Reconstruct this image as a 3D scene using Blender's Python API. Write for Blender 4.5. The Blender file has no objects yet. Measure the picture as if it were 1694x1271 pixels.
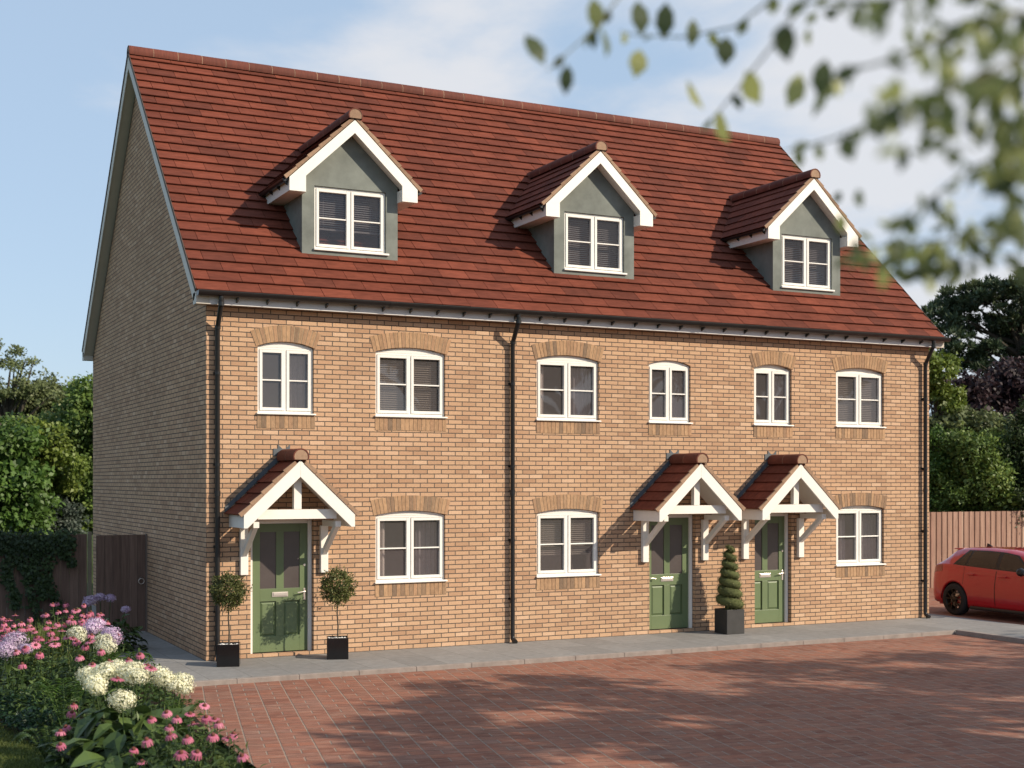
import bpy, math, random
import numpy as np
from mathutils import Vector, Matrix
R = math.radians
random.seed(7)
rng = np.random.default_rng(11)
scene = bpy.context.scene
COL = scene.collection

# ------------------------------------------------------------------ camera
CX, CY, CZ, YAW, FPX, HY = -4.9402, -20.311, 2.7501, 0.464, 2207.0, 795.97
cam = bpy.data.cameras.new('camera')
cam.sensor_width = 36.0
cam.lens = 36.0 * FPX / 1694.0
cam.shift_y = (HY - 635.5) / 1694.0
cam.clip_start, cam.clip_end = 0.05, 2000
cam.dof.use_dof = True
cam.dof.focus_distance = 21.0
cam.dof.aperture_fstop = 1.7
cam_o = bpy.data.objects.new('camera', cam)
cam_o.location = (CX, CY, CZ)
cam_o.rotation_euler = (R(90), 0, -YAW)
COL.objects.link(cam_o)
scene.camera = cam_o

# ------------------------------------------------------------------ light and sky
SUN_TO = Vector((0.90, -1.0, 0.79)).normalized()      # towards the sun
SUN_EL = math.asin(SUN_TO.z)
SUN_AZ = math.atan2(SUN_TO.x, SUN_TO.y)
sun = bpy.data.lights.new('sun', 'SUN')
sun.energy = 4.3
sun.angle = R(0.6)
sun.color = (1.0, 0.88, 0.71)
sun_o = bpy.data.objects.new('sun', sun)
sun_o.rotation_euler = SUN_TO.to_track_quat('Z', 'Y').to_euler()
sun_o.location = (20, -20, 25)
COL.objects.link(sun_o)

world = bpy.data.worlds.new('World')
scene.world = world
world.use_nodes = True
wt = world.node_tree
wt.nodes.clear()
def wn(t, **k):
    n = wt.nodes.new(t)
    for a, b in k.items(): setattr(n, a, b)
    return n
wl = wt.links.new
sky = wn('ShaderNodeTexSky', sky_type='NISHITA', sun_disc=False, sun_elevation=SUN_EL, sun_rotation=SUN_AZ,
         altitude=50, air_density=1.0, dust_density=0.7, ozone_density=1.2)
wtc = wn('ShaderNodeTexCoord')
wsep = wn('ShaderNodeSeparateXYZ'); wl(wtc.outputs['Generated'], wsep.inputs[0])
def wmath(op, a, b=None, clamp=False):
    n = wn('ShaderNodeMath', operation=op); n.use_clamp = clamp
    for i, v in enumerate((a, b)):
        if v is None: continue
        if isinstance(v, (int, float)): n.inputs[i].default_value = v
        else: wl(v, n.inputs[i])
    return n.outputs[0]
zz = wmath('ADD', wmath('MAXIMUM', wsep.outputs[2], 0.0), 0.22)
wcomb = wn('ShaderNodeCombineXYZ')
wl(wmath('DIVIDE', wsep.outputs[0], zz), wcomb.inputs[0])
wl(wmath('DIVIDE', wsep.outputs[1], zz), wcomb.inputs[1])
wn1 = wn('ShaderNodeTexNoise'); wn1.inputs['Scale'].default_value = 1.5; wn1.inputs['Detail'].default_value = 9; wn1.inputs['Roughness'].default_value = 0.55
wn1.inputs['Distortion'].default_value = 0.25
wmap = wn('ShaderNodeMapping'); wmap.inputs['Location'].default_value = (3.1, 1.7, 0.0)
wl(wcomb.outputs[0], wmap.inputs[0]); wl(wmap.outputs[0], wn1.inputs['Vector'])
# more cloud towards the east (right of the house)
east = wmath('MULTIPLY', wmath('ADD', wsep.outputs[0], -0.42), 0.55)
dens = wmath('ADD', wn1.outputs['Fac'], east)
wr = wn('ShaderNodeMapRange'); wr.interpolation_type = 'SMOOTHSTEP'
wr.inputs['From Min'].default_value = 0.46; wr.inputs['From Max'].default_value = 0.66
wr.inputs['To Max'].default_value = 0.92
wl(dens, wr.inputs['Value'])
wmix = wn('ShaderNodeMixRGB'); wl(wr.outputs[0], wmix.inputs[0])
wpale = wn('ShaderNodeMixRGB'); wpale.inputs[0].default_value = 0.68
wl(sky.outputs[0], wpale.inputs[1]); wpale.inputs[2].default_value = (4.15, 5.4, 7.0, 1)
wl(wpale.outputs[0], wmix.inputs[1]); wmix.inputs[2].default_value = (6.1, 6.2, 6.5, 1)
wbg = wn('ShaderNodeBackground'); wbg.inputs['Strength'].default_value = 0.10
wl(wmix.outputs[0], wbg.inputs[0])
wo = wn('ShaderNodeOutputWorld'); wl(wbg.outputs[0], wo.inputs[0])

scene.view_settings.view_transform = 'Standard'
scene.view_settings.look = 'None'
scene.view_settings.exposure = 0.36
scene.view_settings.gamma = 1.0
scene.cycles.max_bounces = 8
scene.cycles.transparent_max_bounces = 12
scene.cycles.use_denoising = True

# ------------------------------------------------------------------ pixel helpers (photo pixel -> point in the place)
def pray(px, py):
    u = (px - 847.0) / FPX
    s, c = math.sin(YAW), math.cos(YAW)
    return Vector((s + u * c, c - u * s, (HY - py) / FPX))
def at_depth(px, py, d): return Vector((CX, CY, CZ)) + pray(px, py) * d
def at_height(px, py, z):
    r = pray(px, py); return Vector((CX, CY, CZ)) + r * ((z - CZ) / r.z)

# ------------------------------------------------------------------ object helpers
def link(o, parent=None):
    COL.objects.link(o)
    if parent is not None: o.parent = parent
    return o
def tag(o, label=None, cat=None, group=None, kind=None):
    if label: o['label'] = label
    if cat: o['category'] = cat
    if group: o['group'] = group
    if kind: o['kind'] = kind
    return o
def empty(name, loc=(0, 0, 0), rz=0.0, label=None, cat=None, group=None):
    o = bpy.data.objects.new(name, None)
    o.empty_display_size = 0.2
    o.location = loc; o.rotation_euler = (0, 0, rz)
    link(o); return tag(o, label, cat, group)

class MB:
    def __init__(s): s.v = []; s.f = []; s.r = []; s.sm = []
    def add(s, vs, fs, rnd=None, smooth=False):
        b = len(s.v); s.v += [tuple(p) for p in vs]
        if rnd is None: rnd = random.random()
        for f in fs: s.f.append(tuple(b + i for i in f)); s.r.append(rnd); s.sm.append(smooth)
    def hexa(s, p, rnd=None):        # p: 4 bottom (ccw), 4 top
        s.add(p, [(3, 2, 1, 0), (4, 5, 6, 7), (0, 1, 5, 4), (1, 2, 6, 5), (2, 3, 7, 6), (3, 0, 4, 7)], rnd)
    def box(s, x0, x1, y0, y1, z0, z1, rnd=None):
        s.hexa([(x0, y0, z0), (x1, y0, z0), (x1, y1, z0), (x0, y1, z0), (x0, y0, z1), (x1, y0, z1), (x1, y1, z1), (x0, y1, z1)], rnd)
    def quad(s, a, b, c, d, rnd=None): s.add([a, b, c, d], [(0, 1, 2, 3)], rnd)
    def poly_xz(s, pts, y0, y1, rnd=None):       # outline in (x,z), ccw seen from -y, extruded y0 (front) to y1 (back)
        n = len(pts)
        vs = [(x, y0, z) for x, z in pts] + [(x, y1, z) for x, z in pts]
        fs = [tuple(range(n)), tuple(range(2 * n - 1, n - 1, -1))]
        fs += [((i + 1) % n, i, i + n, (i + 1) % n + n) for i in range(n)]
        s.add(vs, fs, rnd)
    def beam(s, a, b, w, h, up=(0, 0, 1), rnd=None):
        a = Vector(a); b = Vector(b); d = (b - a).normalized(); up = Vector(up)
        sx = d.cross(up).normalized() * (w / 2); sz = sx.cross(d).normalized() * (h / 2)
        p = [a - sx - sz, a + sx - sz, b + sx - sz, b - sx - sz, a - sx + sz, a + sx + sz, b + sx + sz, b - sx + sz]
        s.hexa(p, rnd)
    def tube(s, path, rads, n=8, caps=True, rnd=None):
        path = [Vector(p) for p in path]
        if not hasattr(rads, '__len__'): rads = [rads] * len(path)
        vs = []; m = len(path)
        prev = None
        for i, p in enumerate(path):
            d = (path[min(i + 1, m - 1)] - path[max(i - 1, 0)]).normalized()
            ref = prev if prev is not None else (Vector((0, 0, 1)) if abs(d.z) < 0.9 else Vector((1, 0, 0)))
            x = (ref - d * ref.dot(d))
            if x.length < 1e-4: x = d.orthogonal()
            x.normalize(); y = d.cross(x); prev = x
            for k in range(n):
                a = 2 * math.pi * k / n
                vs.append(p + (x * math.cos(a) + y * math.sin(a)) * rads[i])
        fs = []
        for i in range(m - 1):
            for k in range(n):
                k2 = (k + 1) % n
                fs.append((i * n + k, i * n + k2, (i + 1) * n + k2, (i + 1) * n + k))
        s.add(vs, fs, rnd, smooth=True)
        if caps:
            s.add([vs[k] for k in range(n)], [tuple(range(n - 1, -1, -1))], rnd)
            s.add([vs[(m - 1) * n + k] for k in range(n)], [tuple(range(n))], rnd)
    def lathe(s, prof, c=(0, 0, 0), n=24, axis='z', rnd=None):
        vs = []; c = Vector(c)
        for r, h in prof:
            for k in range(n):
                a = 2 * math.pi * k / n
                if axis == 'z': p = Vector((r * math.cos(a), r * math.sin(a), h))
                elif axis == 'x': p = Vector((h, r * math.cos(a), r * math.sin(a)))
                else: p = Vector((r * math.sin(a), h, r * math.cos(a)))
                vs.append(c + p)
        fs = []
        for i in range(len(prof) - 1):
            for k in range(n):
                k2 = (k + 1) % n
                fs.append((i * n + k, i * n + k2, (i + 1) * n + k2, (i + 1) * n + k))
        s.add(vs, fs, rnd, smooth=True)
    def build(s, name, m, parent=None, bevel=0.0, label=None):
        me = bpy.data.meshes.new(name)
        me.from_pydata(s.v, [], s.f)
        at = me.attributes.new('rnd', 'FLOAT', 'FACE'); at.data.foreach_set('value', s.r)
        me.polygons.foreach_set('use_smooth', s.sm)
        me.materials.append(m); me.update()
        o = bpy.data.objects.new(name, me); link(o, parent)
        if bevel:
            b = o.modifiers.new('bevel', 'BEVEL'); b.width = bevel; b.segments = 2; b.limit_method = 'ANGLE'; b.angle_limit = R(40)
        if label: o['label'] = label
        return o

def quads_mesh(name, V, m, parent=None, rnd=None):
    """V: (n,4,3) array of quads"""
    V = np.asarray(V, dtype=np.float32); n = len(V)
    me = bpy.data.meshes.new(name)
    me.vertices.add(n * 4); me.vertices.foreach_set('co', V.reshape(-1))
    me.loops.add(n * 4); me.loops.foreach_set('vertex_index', np.arange(n * 4, dtype=np.int32))
    me.polygons.add(n); me.polygons.foreach_set('loop_start', np.arange(0, n * 4, 4, dtype=np.int32))
    me.update(calc_edges=True)
    at = me.attributes.new('rnd', 'FLOAT', 'FACE')
    at.data.foreach_set('value', np.asarray(rnd if rnd is not None else rng.random(n), dtype=np.float32))
    me.materials.append(m)
    o = bpy.data.objects.new(name, me); return link(o, parent)
def unit(a): return a / np.maximum(np.linalg.norm(a, axis=-1, keepdims=True), 1e-6)
def leaf_quads(P, D, N, L, W, bend=0.0):
    """leaf diamonds: base P, direction D, rough normal N"""
    n = len(P); D = unit(D); S = unit(np.cross(D, N)); N2 = np.cross(S, D)
    L = np.broadcast_to(L, (n,))[:, None]; W = np.broadcast_to(W, (n,))[:, None]
    mid = P + D * L * 0.45 + N2 * L * 0.10
    tip = P + D * L - N2 * L * bend
    return np.stack([P, mid + S * W / 2, tip, mid - S * W / 2], 1)

# ------------------------------------------------------------------ materials
MATS = {}
def newmat(name):
    m = bpy.data.materials.new(name); m.use_nodes = True
    nt = m.node_tree; nt.nodes.clear()
    out = nt.nodes.new('ShaderNodeOutputMaterial')
    def N(t, **k):
        n = nt.nodes.new(t)
        for a, b in k.items():
            if a == 'inp':
                for i, v in b.items(): n.inputs[i].default_value = v
            else: setattr(n, a, b)
        return n
    return m, nt, N, nt.links.new, out
def c4(c): return (c[0], c[1], c[2], 1.0)
def ramp(N, stops, interp='LINEAR'):
    r = N('ShaderNodeValToRGB'); cr = r.color_ramp; cr.interpolation = interp
    while len(cr.elements) < len(stops): cr.elements.new(0.5)
    for e, (p, c) in zip(cr.elements, stops): e.position = p; e.color = c4(c)
    return r
def plain(name, col, rough=0.5, var=0.08, scale=6.0, bump=0.0, bscale=80.0, metal=0.0, spec=0.5, rndvar=0.0, coat=0.0):
    if name in MATS: return MATS[name]
    m, nt, N, L, out = newmat(name)
    b = N('ShaderNodeBsdfPrincipled', inp={'Roughness': rough, 'Metallic': metal, 'Specular IOR Level': spec, 'Coat Weight': coat, 'Coat Roughness': 0.03})
    tc = N('ShaderNodeTexCoord')
    no = N('ShaderNodeTexNoise', inp={'Scale': scale, 'Detail': 6.0, 'Roughness': 0.6}); L(tc.outputs['Object'], no.inputs['Vector'])
    lo = tuple(x * (1 - var) for x in col); hi = tuple(min(1, x * (1 + var)) for x in col)
    rp = ramp(N, [(0.3, lo), (0.7, hi)]); L(no.outputs['Fac'], rp.inputs[0])
    colout = rp.outputs[0]
    if rndvar:
        a = N('ShaderNodeAttribute', attribute_name='rnd')
        mr = N('ShaderNodeMapRange', inp={'To Min': 1 - rndvar, 'To Max': 1 + rndvar}); L(a.outputs['Fac'], mr.inputs['Value'])
        vm = N('ShaderNodeVectorMath', operation='SCALE'); L(colout, vm.inputs[0]); L(mr.outputs[0], vm.inputs['Scale']); colout = vm.outputs[0]
    L(colout, b.inputs['Base Color'])
    if bump:
        n2 = N('ShaderNodeTexNoise', inp={'Scale': bscale, 'Detail': 4.0}); L(tc.outputs['Object'], n2.inputs['Vector'])
        bp = N('ShaderNodeBump', inp={'Strength': 0.6, 'Distance': bump}); L(n2.outputs['Fac'], bp.inputs['Height']); L(bp.outputs[0], b.inputs['Normal'])
    L(b.outputs[0], out.inputs[0]); MATS[name] = m; return m

def brick_material():
    m, nt, N, L, out = newmat('buff_brick')
    g = N('ShaderNodeNewGeometry'); sp = N('ShaderNodeSeparateXYZ'); L(g.outputs['Position'], sp.inputs[0])
    sn = N('ShaderNodeSeparateXYZ'); L(g.outputs['True Normal'], sn.inputs[0])
    ab = N('ShaderNodeMath', operation='ABSOLUTE'); L(sn.outputs[0], ab.inputs[0])
    gt = N('ShaderNodeMath', operation='GREATER_THAN', inp={1: 0.6}); L(ab.outputs[0], gt.inputs[0])
    mx = N('ShaderNodeMix', data_type='FLOAT'); L(gt.outputs[0], mx.inputs[0]); L(sp.outputs[0], mx.inputs[2]); L(sp.outputs[1], mx.inputs[3])
    cb = N('ShaderNodeCombineXYZ'); L(mx.outputs[0], cb.inputs[0]); L(sp.outputs[2], cb.inputs[1])
    # slightly ragged edges
    dn = N('ShaderNodeTexNoise', inp={'Scale': 22.0, 'Detail': 3.0}); L(g.outputs['Position'], dn.inputs['Vector'])
    ds = N('ShaderNodeVectorMath', operation='SUBTRACT', inp={1: (0.5, 0.5, 0.5)}); L(dn.outputs['Color'], ds.inputs[0])
    dm = N('ShaderNodeVectorMath', operation='SCALE', inp={'Scale': 0.009}); L(ds.outputs[0], dm.inputs[0])
    da = N('ShaderNodeVectorMath', operation='ADD'); L(cb.outputs[0], da.inputs[0]); L(dm.outputs[0], da.inputs[1])
    br = N('ShaderNodeTexBrick', inp={'Color1': (0, 0, 0, 1), 'Color2': (1, 1, 1, 1), 'Mortar': (0.5, 0.5, 0.5, 1), 'Scale': 1.0, 'Mortar Size': 0.0082,
                                      'Mortar Smooth': 0.25, 'Bias': 0.0, 'Brick Width': 0.2525, 'Row Height': 0.0754})
    L(da.outputs[0], br.inputs['Vector'])
    sc = N('ShaderNodeSeparateColor'); L(br.outputs['Color'], sc.inputs[0])
    rp = ramp(N, [(0.0, (0.405, 0.240, 0.146)), (0.25, (0.49, 0.306, 0.188)), (0.55, (0.54, 0.344, 0.213)), (0.8, (0.46, 0.276, 0.168)), (1.0, (0.595, 0.395, 0.258))])
    L(sc.outputs[0], rp.inputs[0])
    n1 = N('ShaderNodeTexNoise', inp={'Scale': 45.0, 'Detail': 6.0, 'Roughness': 0.7}); L(g.outputs['Position'], n1.inputs['Vector'])
    n2 = N('ShaderNodeTexNoise', inp={'Scale': 0.7, 'Detail': 3.0}); L(g.outputs['Position'], n2.inputs['Vector'])
    m1 = N('ShaderNodeMapRange', inp={'From Min': 0.25, 'From Max': 0.75, 'To Min': 0.80, 'To Max': 1.16}); L(n1.outputs['Fac'], m1.inputs['Value'])
    m2 = N('ShaderNodeMapRange', inp={'From Min': 0.3, 'From Max': 0.7, 'To Min': 0.93, 'To Max': 1.06}); L(n2.outputs['Fac'], m2.inputs['Value'])
    mm = N('ShaderNodeMath', operation='MULTIPLY'); L(m1.outputs[0], mm.inputs[0]); L(m2.outputs[0], mm.inputs[1])
    vs = N('ShaderNodeVectorMath', operation='SCALE'); L(rp.outputs[0], vs.inputs[0]); L(mm.outputs[0], vs.inputs['Scale'])
    mo = N('ShaderNodeMixRGB'); L(br.outputs['Fac'], mo.inputs[0]); L(vs.outputs[0], mo.inputs[1]); mo.inputs[2].default_value = (0.102, 0.084, 0.068, 1)
    b = N('ShaderNodeBsdfPrincipled', inp={'Roughness': 0.9, 'Specular IOR Level': 0.2}); L(mo.outputs[0], b.inputs['Base Color'])
    inv = N('ShaderNodeMath', operation='SUBTRACT', inp={0: 1.0}); L(br.outputs['Fac'], inv.inputs[1])
    ad = N('ShaderNodeMath', operation='MULTIPLY_ADD', inp={1: 0.35}); L(n1.outputs['Fac'], ad.inputs[0]); L(inv.outputs[0], ad.inputs[2])
    bp = N('ShaderNodeBump', inp={'Strength': 0.8, 'Distance': 0.008}); L(ad.outputs[0], bp.inputs['Height']); L(bp.outputs[0], b.inputs['Normal'])
    L(b.outputs[0], out.inputs[0]); return m
M_BRICK = brick_material()

def rnd_mat(name, stops, rough=0.8, nscale=(12, 12, 12), nvar=0.2, bump=0.003, bscale=60.0, spec=0.3, blotch=0.0):
    """colour from the per-piece random value, streaked by noise"""
    m, nt, N, L, out = newmat(name)
    a = N('ShaderNodeAttribute', attribute_name='rnd'); rp = ramp(N, stops); L(a.outputs['Fac'], rp.inputs[0])
    g = N('ShaderNodeNewGeometry')
    mp = N('ShaderNodeMapping'); mp.inputs['Scale'].default_value = nscale; L(g.outputs['Position'], mp.inputs[0])
    no = N('ShaderNodeTexNoise', inp={'Scale': 1.0, 'Detail': 7.0, 'Roughness': 0.65}); L(mp.outputs[0], no.inputs['Vector'])
    mr = N('ShaderNodeMapRange', inp={'From Min': 0.25, 'From Max': 0.75, 'To Min': 1 - nvar, 'To Max': 1 + nvar}); L(no.outputs['Fac'], mr.inputs['Value'])
    sc = mr.outputs[0]
    if blotch:
        n3 = N('ShaderNodeTexNoise', inp={'Scale': 1.1, 'Detail': 4.0}); L(g.outputs['Position'], n3.inputs['Vector'])
        r3 = N('ShaderNodeMapRange', inp={'From Min': 0.3, 'From Max': 0.7, 'To Min': 1 - blotch, 'To Max': 1 + blotch}); L(n3.outputs['Fac'], r3.inputs['Value'])
        mu = N('ShaderNodeMath', operation='MULTIPLY'); L(sc, mu.inputs[0]); L(r3.outputs[0], mu.inputs[1]); sc = mu.outputs[0]
    vs = N('ShaderNodeVectorMath', operation='SCALE'); L(rp.outputs[0], vs.inputs[0]); L(sc, vs.inputs['Scale'])
    b = N('ShaderNodeBsdfPrincipled', inp={'Roughness': rough, 'Specular IOR Level': spec}); L(vs.outputs[0], b.inputs['Base Color'])
    if bump:
        n2 = N('ShaderNodeTexNoise', inp={'Scale': bscale, 'Detail': 5.0}); L(g.outputs['Position'], n2.inputs['Vector'])
        bp = N('ShaderNodeBump', inp={'Strength': 0.7, 'Distance': bump}); L(n2.outputs['Fac'], bp.inputs['Height']); L(bp.outputs[0], b.inputs['Normal'])
    L(b.outputs[0], out.inputs[0]); MATS[name] = m; return m
M_TILE = rnd_mat('red_roof_tile', [(0, (0.112, 0.034, 0.022)), (0.35, (0.148, 0.041, 0.025)), (0.7, (0.176, 0.049, 0.029)), (1, (0.130, 0.037, 0.023))], rough=0.8, nscale=(4, 14, 14), nvar=0.32, bump=0.003, blotch=0.12, spec=0.12)
M_RIDGE = rnd_mat('red_ridge_tile', [(0, (0.105, 0.030, 0.019)), (1, (0.150, 0.041, 0.025))], rough=0.75, nscale=(40, 6, 6), nvar=0.3, bump=0.004)
M_VERGE = rnd_mat('tan_verge_mortar', [(0, (0.27, 0.17, 0.11)), (1, (0.36, 0.235, 0.155))], rough=0.9, nscale=(25, 25, 25), nvar=0.2)
M_ARCH = rnd_mat('arch_brick', [(0, (0.33, 0.20, 0.115)), (0.45, (0.43, 0.265, 0.150)), (0.75, (0.20, 0.135, 0.090)), (1, (0.40, 0.235, 0.135))], rough=0.9, nscale=(30, 30, 14), nvar=0.28, bump=0.004)
M_ARCHM = plain('arch_mortar', (0.42, 0.33, 0.22), 0.95)
M_WHITE = plain('white_painted_timber', (0.80, 0.765, 0.70), 0.45, var=0.03, bump=0.0008, bscale=30)
M_UPVC = plain('white_window_frame', (0.80, 0.77, 0.715), 0.3, var=0.02)
M_FASCIA = plain('pale_grey_fascia', (0.66, 0.63, 0.61), 0.5, var=0.04)
M_RENDER = plain('grey_green_render', (0.185, 0.198, 0.178), 0.95, var=0.22, scale=2.6, bump=0.003, bscale=130, spec=0.2)
M_BLACK = plain('black_plastic', (0.014, 0.013, 0.013), 0.32, var=0.2)
M_LEAD = plain('grey_lead', (0.085, 0.095, 0.105), 0.6, var=0.15)
M_GREEN = plain('green_door_paint', (0.128, 0.170, 0.080), 0.42, var=0.04, bump=0.0006, bscale=120)
M_METAL = plain('satin_nickel', (0.72, 0.64, 0.57), 0.3, metal=0.6, var=0.05)
M_ROOM = plain('dim_room_plaster', (0.50, 0.46, 0.44), 0.9, var=0.05)
M_BLIND = plain('blind_slat', (0.34, 0.30, 0.27), 0.6, var=0.04)
M_CURT = plain('grey_curtain', (0.30, 0.275, 0.30), 0.9, var=0.12, scale=20)
M_CURTL = plain('pale_curtain', (0.62, 0.55, 0.52), 0.9, var=0.08, scale=20)
M_SLATEPOT = plain('slate_planter', (0.030, 0.028, 0.027), 0.6, var=0.2, bump=0.001)
M_GLOSSPOT = plain('gloss_black_planter', (0.007, 0.007, 0.008), 0.16, var=0.2)
M_PEBBLE = plain('white_pebble', (0.72, 0.70, 0.66), 0.7, var=0.1, rndvar=0.15)
M_BARK = plain('bark', (0.070, 0.060, 0.048), 0.95, var=0.35, scale=9, bump=0.02, bscale=16, spec=0.1)
M_TWIG = plain('pale_twig', (0.24, 0.23, 0.13), 0.9, var=0.2, spec=0.15)
M_SOIL = plain('soil', (0.028, 0.020, 0.014), 0.95, var=0.4, scale=14, bump=0.02, bscale=30, spec=0.1)
M_CORE = plain('inner_foliage', (0.034, 0.050, 0.020), 0.95, var=0.3, spec=0.1)

def glass_mat(name, tint, gloss=0.06, veil=0.0):
    m, nt, N, L, out = newmat(name)
    t = N('ShaderNodeBsdfTransparent'); t.inputs[0].default_value = c4(tint)
    g = N('ShaderNodeBsdfGlossy', inp={'Roughness': 0.02}); g.inputs[0].default_value = (0.9, 0.93, 1, 1)
    lw = N('ShaderNodeLayerWeight', inp={'Blend': 0.5}); pw = N('ShaderNodeMath', operation='POWER', inp={1: 5.0}); L(lw.outputs['Facing'], pw.inputs[0])
    tc = N('ShaderNodeTexCoord'); no = N('ShaderNodeTexNoise', inp={'Scale': 1.3, 'Detail': 1.0}); L(tc.outputs['Object'], no.inputs['Vector'])
    bp = N('ShaderNodeBump', inp={'Strength': 0.25, 'Distance': 0.02}); L(no.outputs['Fac'], bp.inputs['Height']); L(bp.outputs[0], g.inputs['Normal'])
    ml = N('ShaderNodeMath', operation='MULTIPLY_ADD', inp={1: 0.9, 2: gloss}); L(pw.outputs[0], ml.inputs[0])
    mx = N('ShaderNodeMixShader'); L(ml.outputs[0], mx.inputs[0]); L(t.outputs[0], mx.inputs[1]); L(g.outputs[0], mx.inputs[2])
    df = N('ShaderNodeBsdfDiffuse'); df.inputs[0].default_value = (0.26, 0.23, 0.225, 1); m2 = N('ShaderNodeMixShader', inp={0: veil}); L(mx.outputs[0], m2.inputs[1]); L(df.outputs[0], m2.inputs[2])  # even grey-brown haze painted into the glass, lifting the dark panes
    L(m2.outputs[0], out.inputs[0]); return m
M_GLASS = glass_mat('window_glass', (0.74, 0.72, 0.71), 0.075, 0.22)
M_GLASSD = glass_mat('dormer_glass', (0.66, 0.66, 0.70), 0.05, 0.06)

def leaf_mat(name, stops, trans=0.3, rough=0.5, spec=0.35):
    m, nt, N, L, out = newmat(name)
    a = N('ShaderNodeAttribute', attribute_name='rnd'); rp = ramp(N, stops); L(a.outputs['Fac'], rp.inputs[0])
    g = N('ShaderNodeNewGeometry'); no = N('ShaderNodeTexNoise', inp={'Scale': 0.9, 'Detail': 2.0}); L(g.outputs['Position'], no.inputs['Vector'])
    mr = N('ShaderNodeMapRange', inp={'From Min': 0.3, 'From Max': 0.7, 'To Min': 0.78, 'To Max': 1.22}); L(no.outputs['Fac'], mr.inputs['Value'])
    vs = N('ShaderNodeVectorMath', operation='SCALE'); L(rp.outputs[0], vs.inputs[0]); L(mr.outputs[0], vs.inputs['Scale'])
    b = N('ShaderNodeBsdfPrincipled', inp={'Roughness': rough, 'Specular IOR Level': spec}); L(vs.outputs[0], b.inputs['Base Color'])
    t = N('ShaderNodeBsdfTranslucent'); L(vs.outputs[0], t.inputs[0])
    mx = N('ShaderNodeMixShader', inp={0: trans}); L(b.outputs[0], mx.inputs[1]); L(t.outputs[0], mx.inputs[2])
    L(mx.outputs[0], out.inputs[0]); MATS[name] = m; return m
LM = {
 'dark':   leaf_mat('dark_leaf', [(0, (0.024, 0.042, 0.016)), (0.6, (0.042, 0.072, 0.024)), (1, (0.075, 0.11, 0.036))]),
 'mid':    leaf_mat('mid_leaf', [(0, (0.060, 0.105, 0.024)), (0.5, (0.120, 0.190, 0.042)), (1, (0.23, 0.30, 0.08))]),
 'bright': leaf_mat('bright_leaf', [(0, (0.046, 0.092, 0.017)), (0.6, (0.080, 0.150, 0.027)), (1, (0.135, 0.215, 0.050))]),
 'yellow': leaf_mat('yellow_green_leaf', [(0, (0.085, 0.125, 0.020)), (0.6, (0.145, 0.195, 0.032)), (1, (0.22, 0.265, 0.055))]),
 'olive':  leaf_mat('olive_leaf', [(0, (0.085, 0.108, 0.045)), (0.6, (0.145, 0.175, 0.070)), (1, (0.22, 0.25, 0.10))]),
 'purple': leaf_mat('copper_beech_leaf', [(0, (0.026, 0.016, 0.019)), (0.6, (0.050, 0.029, 0.033)), (1, (0.10, 0.060, 0.062))]),
 'pine':   leaf_mat('pine_needle', [(0, (0.030, 0.050, 0.028)), (0.6, (0.058, 0.088, 0.042)), (1, (0.11, 0.14, 0.06))], trans=0.15),
 'grey':   leaf_mat('grey_green_leaf', [(0, (0.05, 0.07, 0.055)), (0.6, (0.085, 0.11, 0.085)), (1, (0.13, 0.155, 0.12))]),
 'box':    leaf_mat('clipped_box_leaf', [(0, (0.052, 0.065, 0.016)), (0.6, (0.110, 0.125, 0.036)), (1, (0.20, 0.20, 0.075))]),
 'hang':   leaf_mat('overhanging_leaf', [(0, (0.10, 0.130, 0.060)), (0.4, (0.17, 0.205, 0.080)), (0.75, (0.30, 0.33, 0.11)), (1, (0.48, 0.49, 0.19))], trans=0.55),
 'bedleaf':leaf_mat('bed_leaf', [(0, (0.032, 0.058, 0.016)), (0.6, (0.062, 0.105, 0.028)), (1, (0.12, 0.17, 0.05))]),
 'bigleaf':leaf_mat('hydrangea_leaf', [(0, (0.032, 0.056, 0.015)), (0.7, (0.060, 0.098, 0.026)), (1, (0.11, 0.16, 0.042))], trans=0.22, rough=0.4),
 'teal':   leaf_mat('ground_cover_leaf', [(0, (0.012, 0.034, 0.018)), (0.7, (0.024, 0.06, 0.030)), (1, (0.05, 0.10, 0.05))], rough=0.35),
 'grass':  leaf_mat('grass_blade', [(0, (0.065, 0.090, 0.018)), (0.6, (0.105, 0.135, 0.028)), (1, (0.165, 0.185, 0.048))], trans=0.3),
 'tuft':   leaf_mat('grass_tuft', [(0, (0.13, 0.17, 0.035)), (1, (0.27, 0.30, 0.09))], trans=0.4),
 'pink':   leaf_mat('pink_petal', [(0, (0.50, 0.12, 0.20)), (0.6, (0.66, 0.20, 0.30)), (1, (0.76, 0.30, 0.40))], trans=0.35, spec=0.2),
 'cream':  leaf_mat('cream_floret', [(0, (0.62, 0.60, 0.40)), (0.6, (0.80, 0.78, 0.58)), (1, (0.88, 0.86, 0.72))], trans=0.3, spec=0.2),
 'lilac':  leaf_mat('lilac_floret', [(0, (0.44, 0.30, 0.47)), (0.6, (0.62, 0.48, 0.64)), (1, (0.76, 0.66, 0.74))], trans=0.3, spec=0.2),
}
M_CONE = plain('coneflower_cone', (0.13, 0.035, 0.022), 0.8, var=0.4, scale=120)

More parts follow.
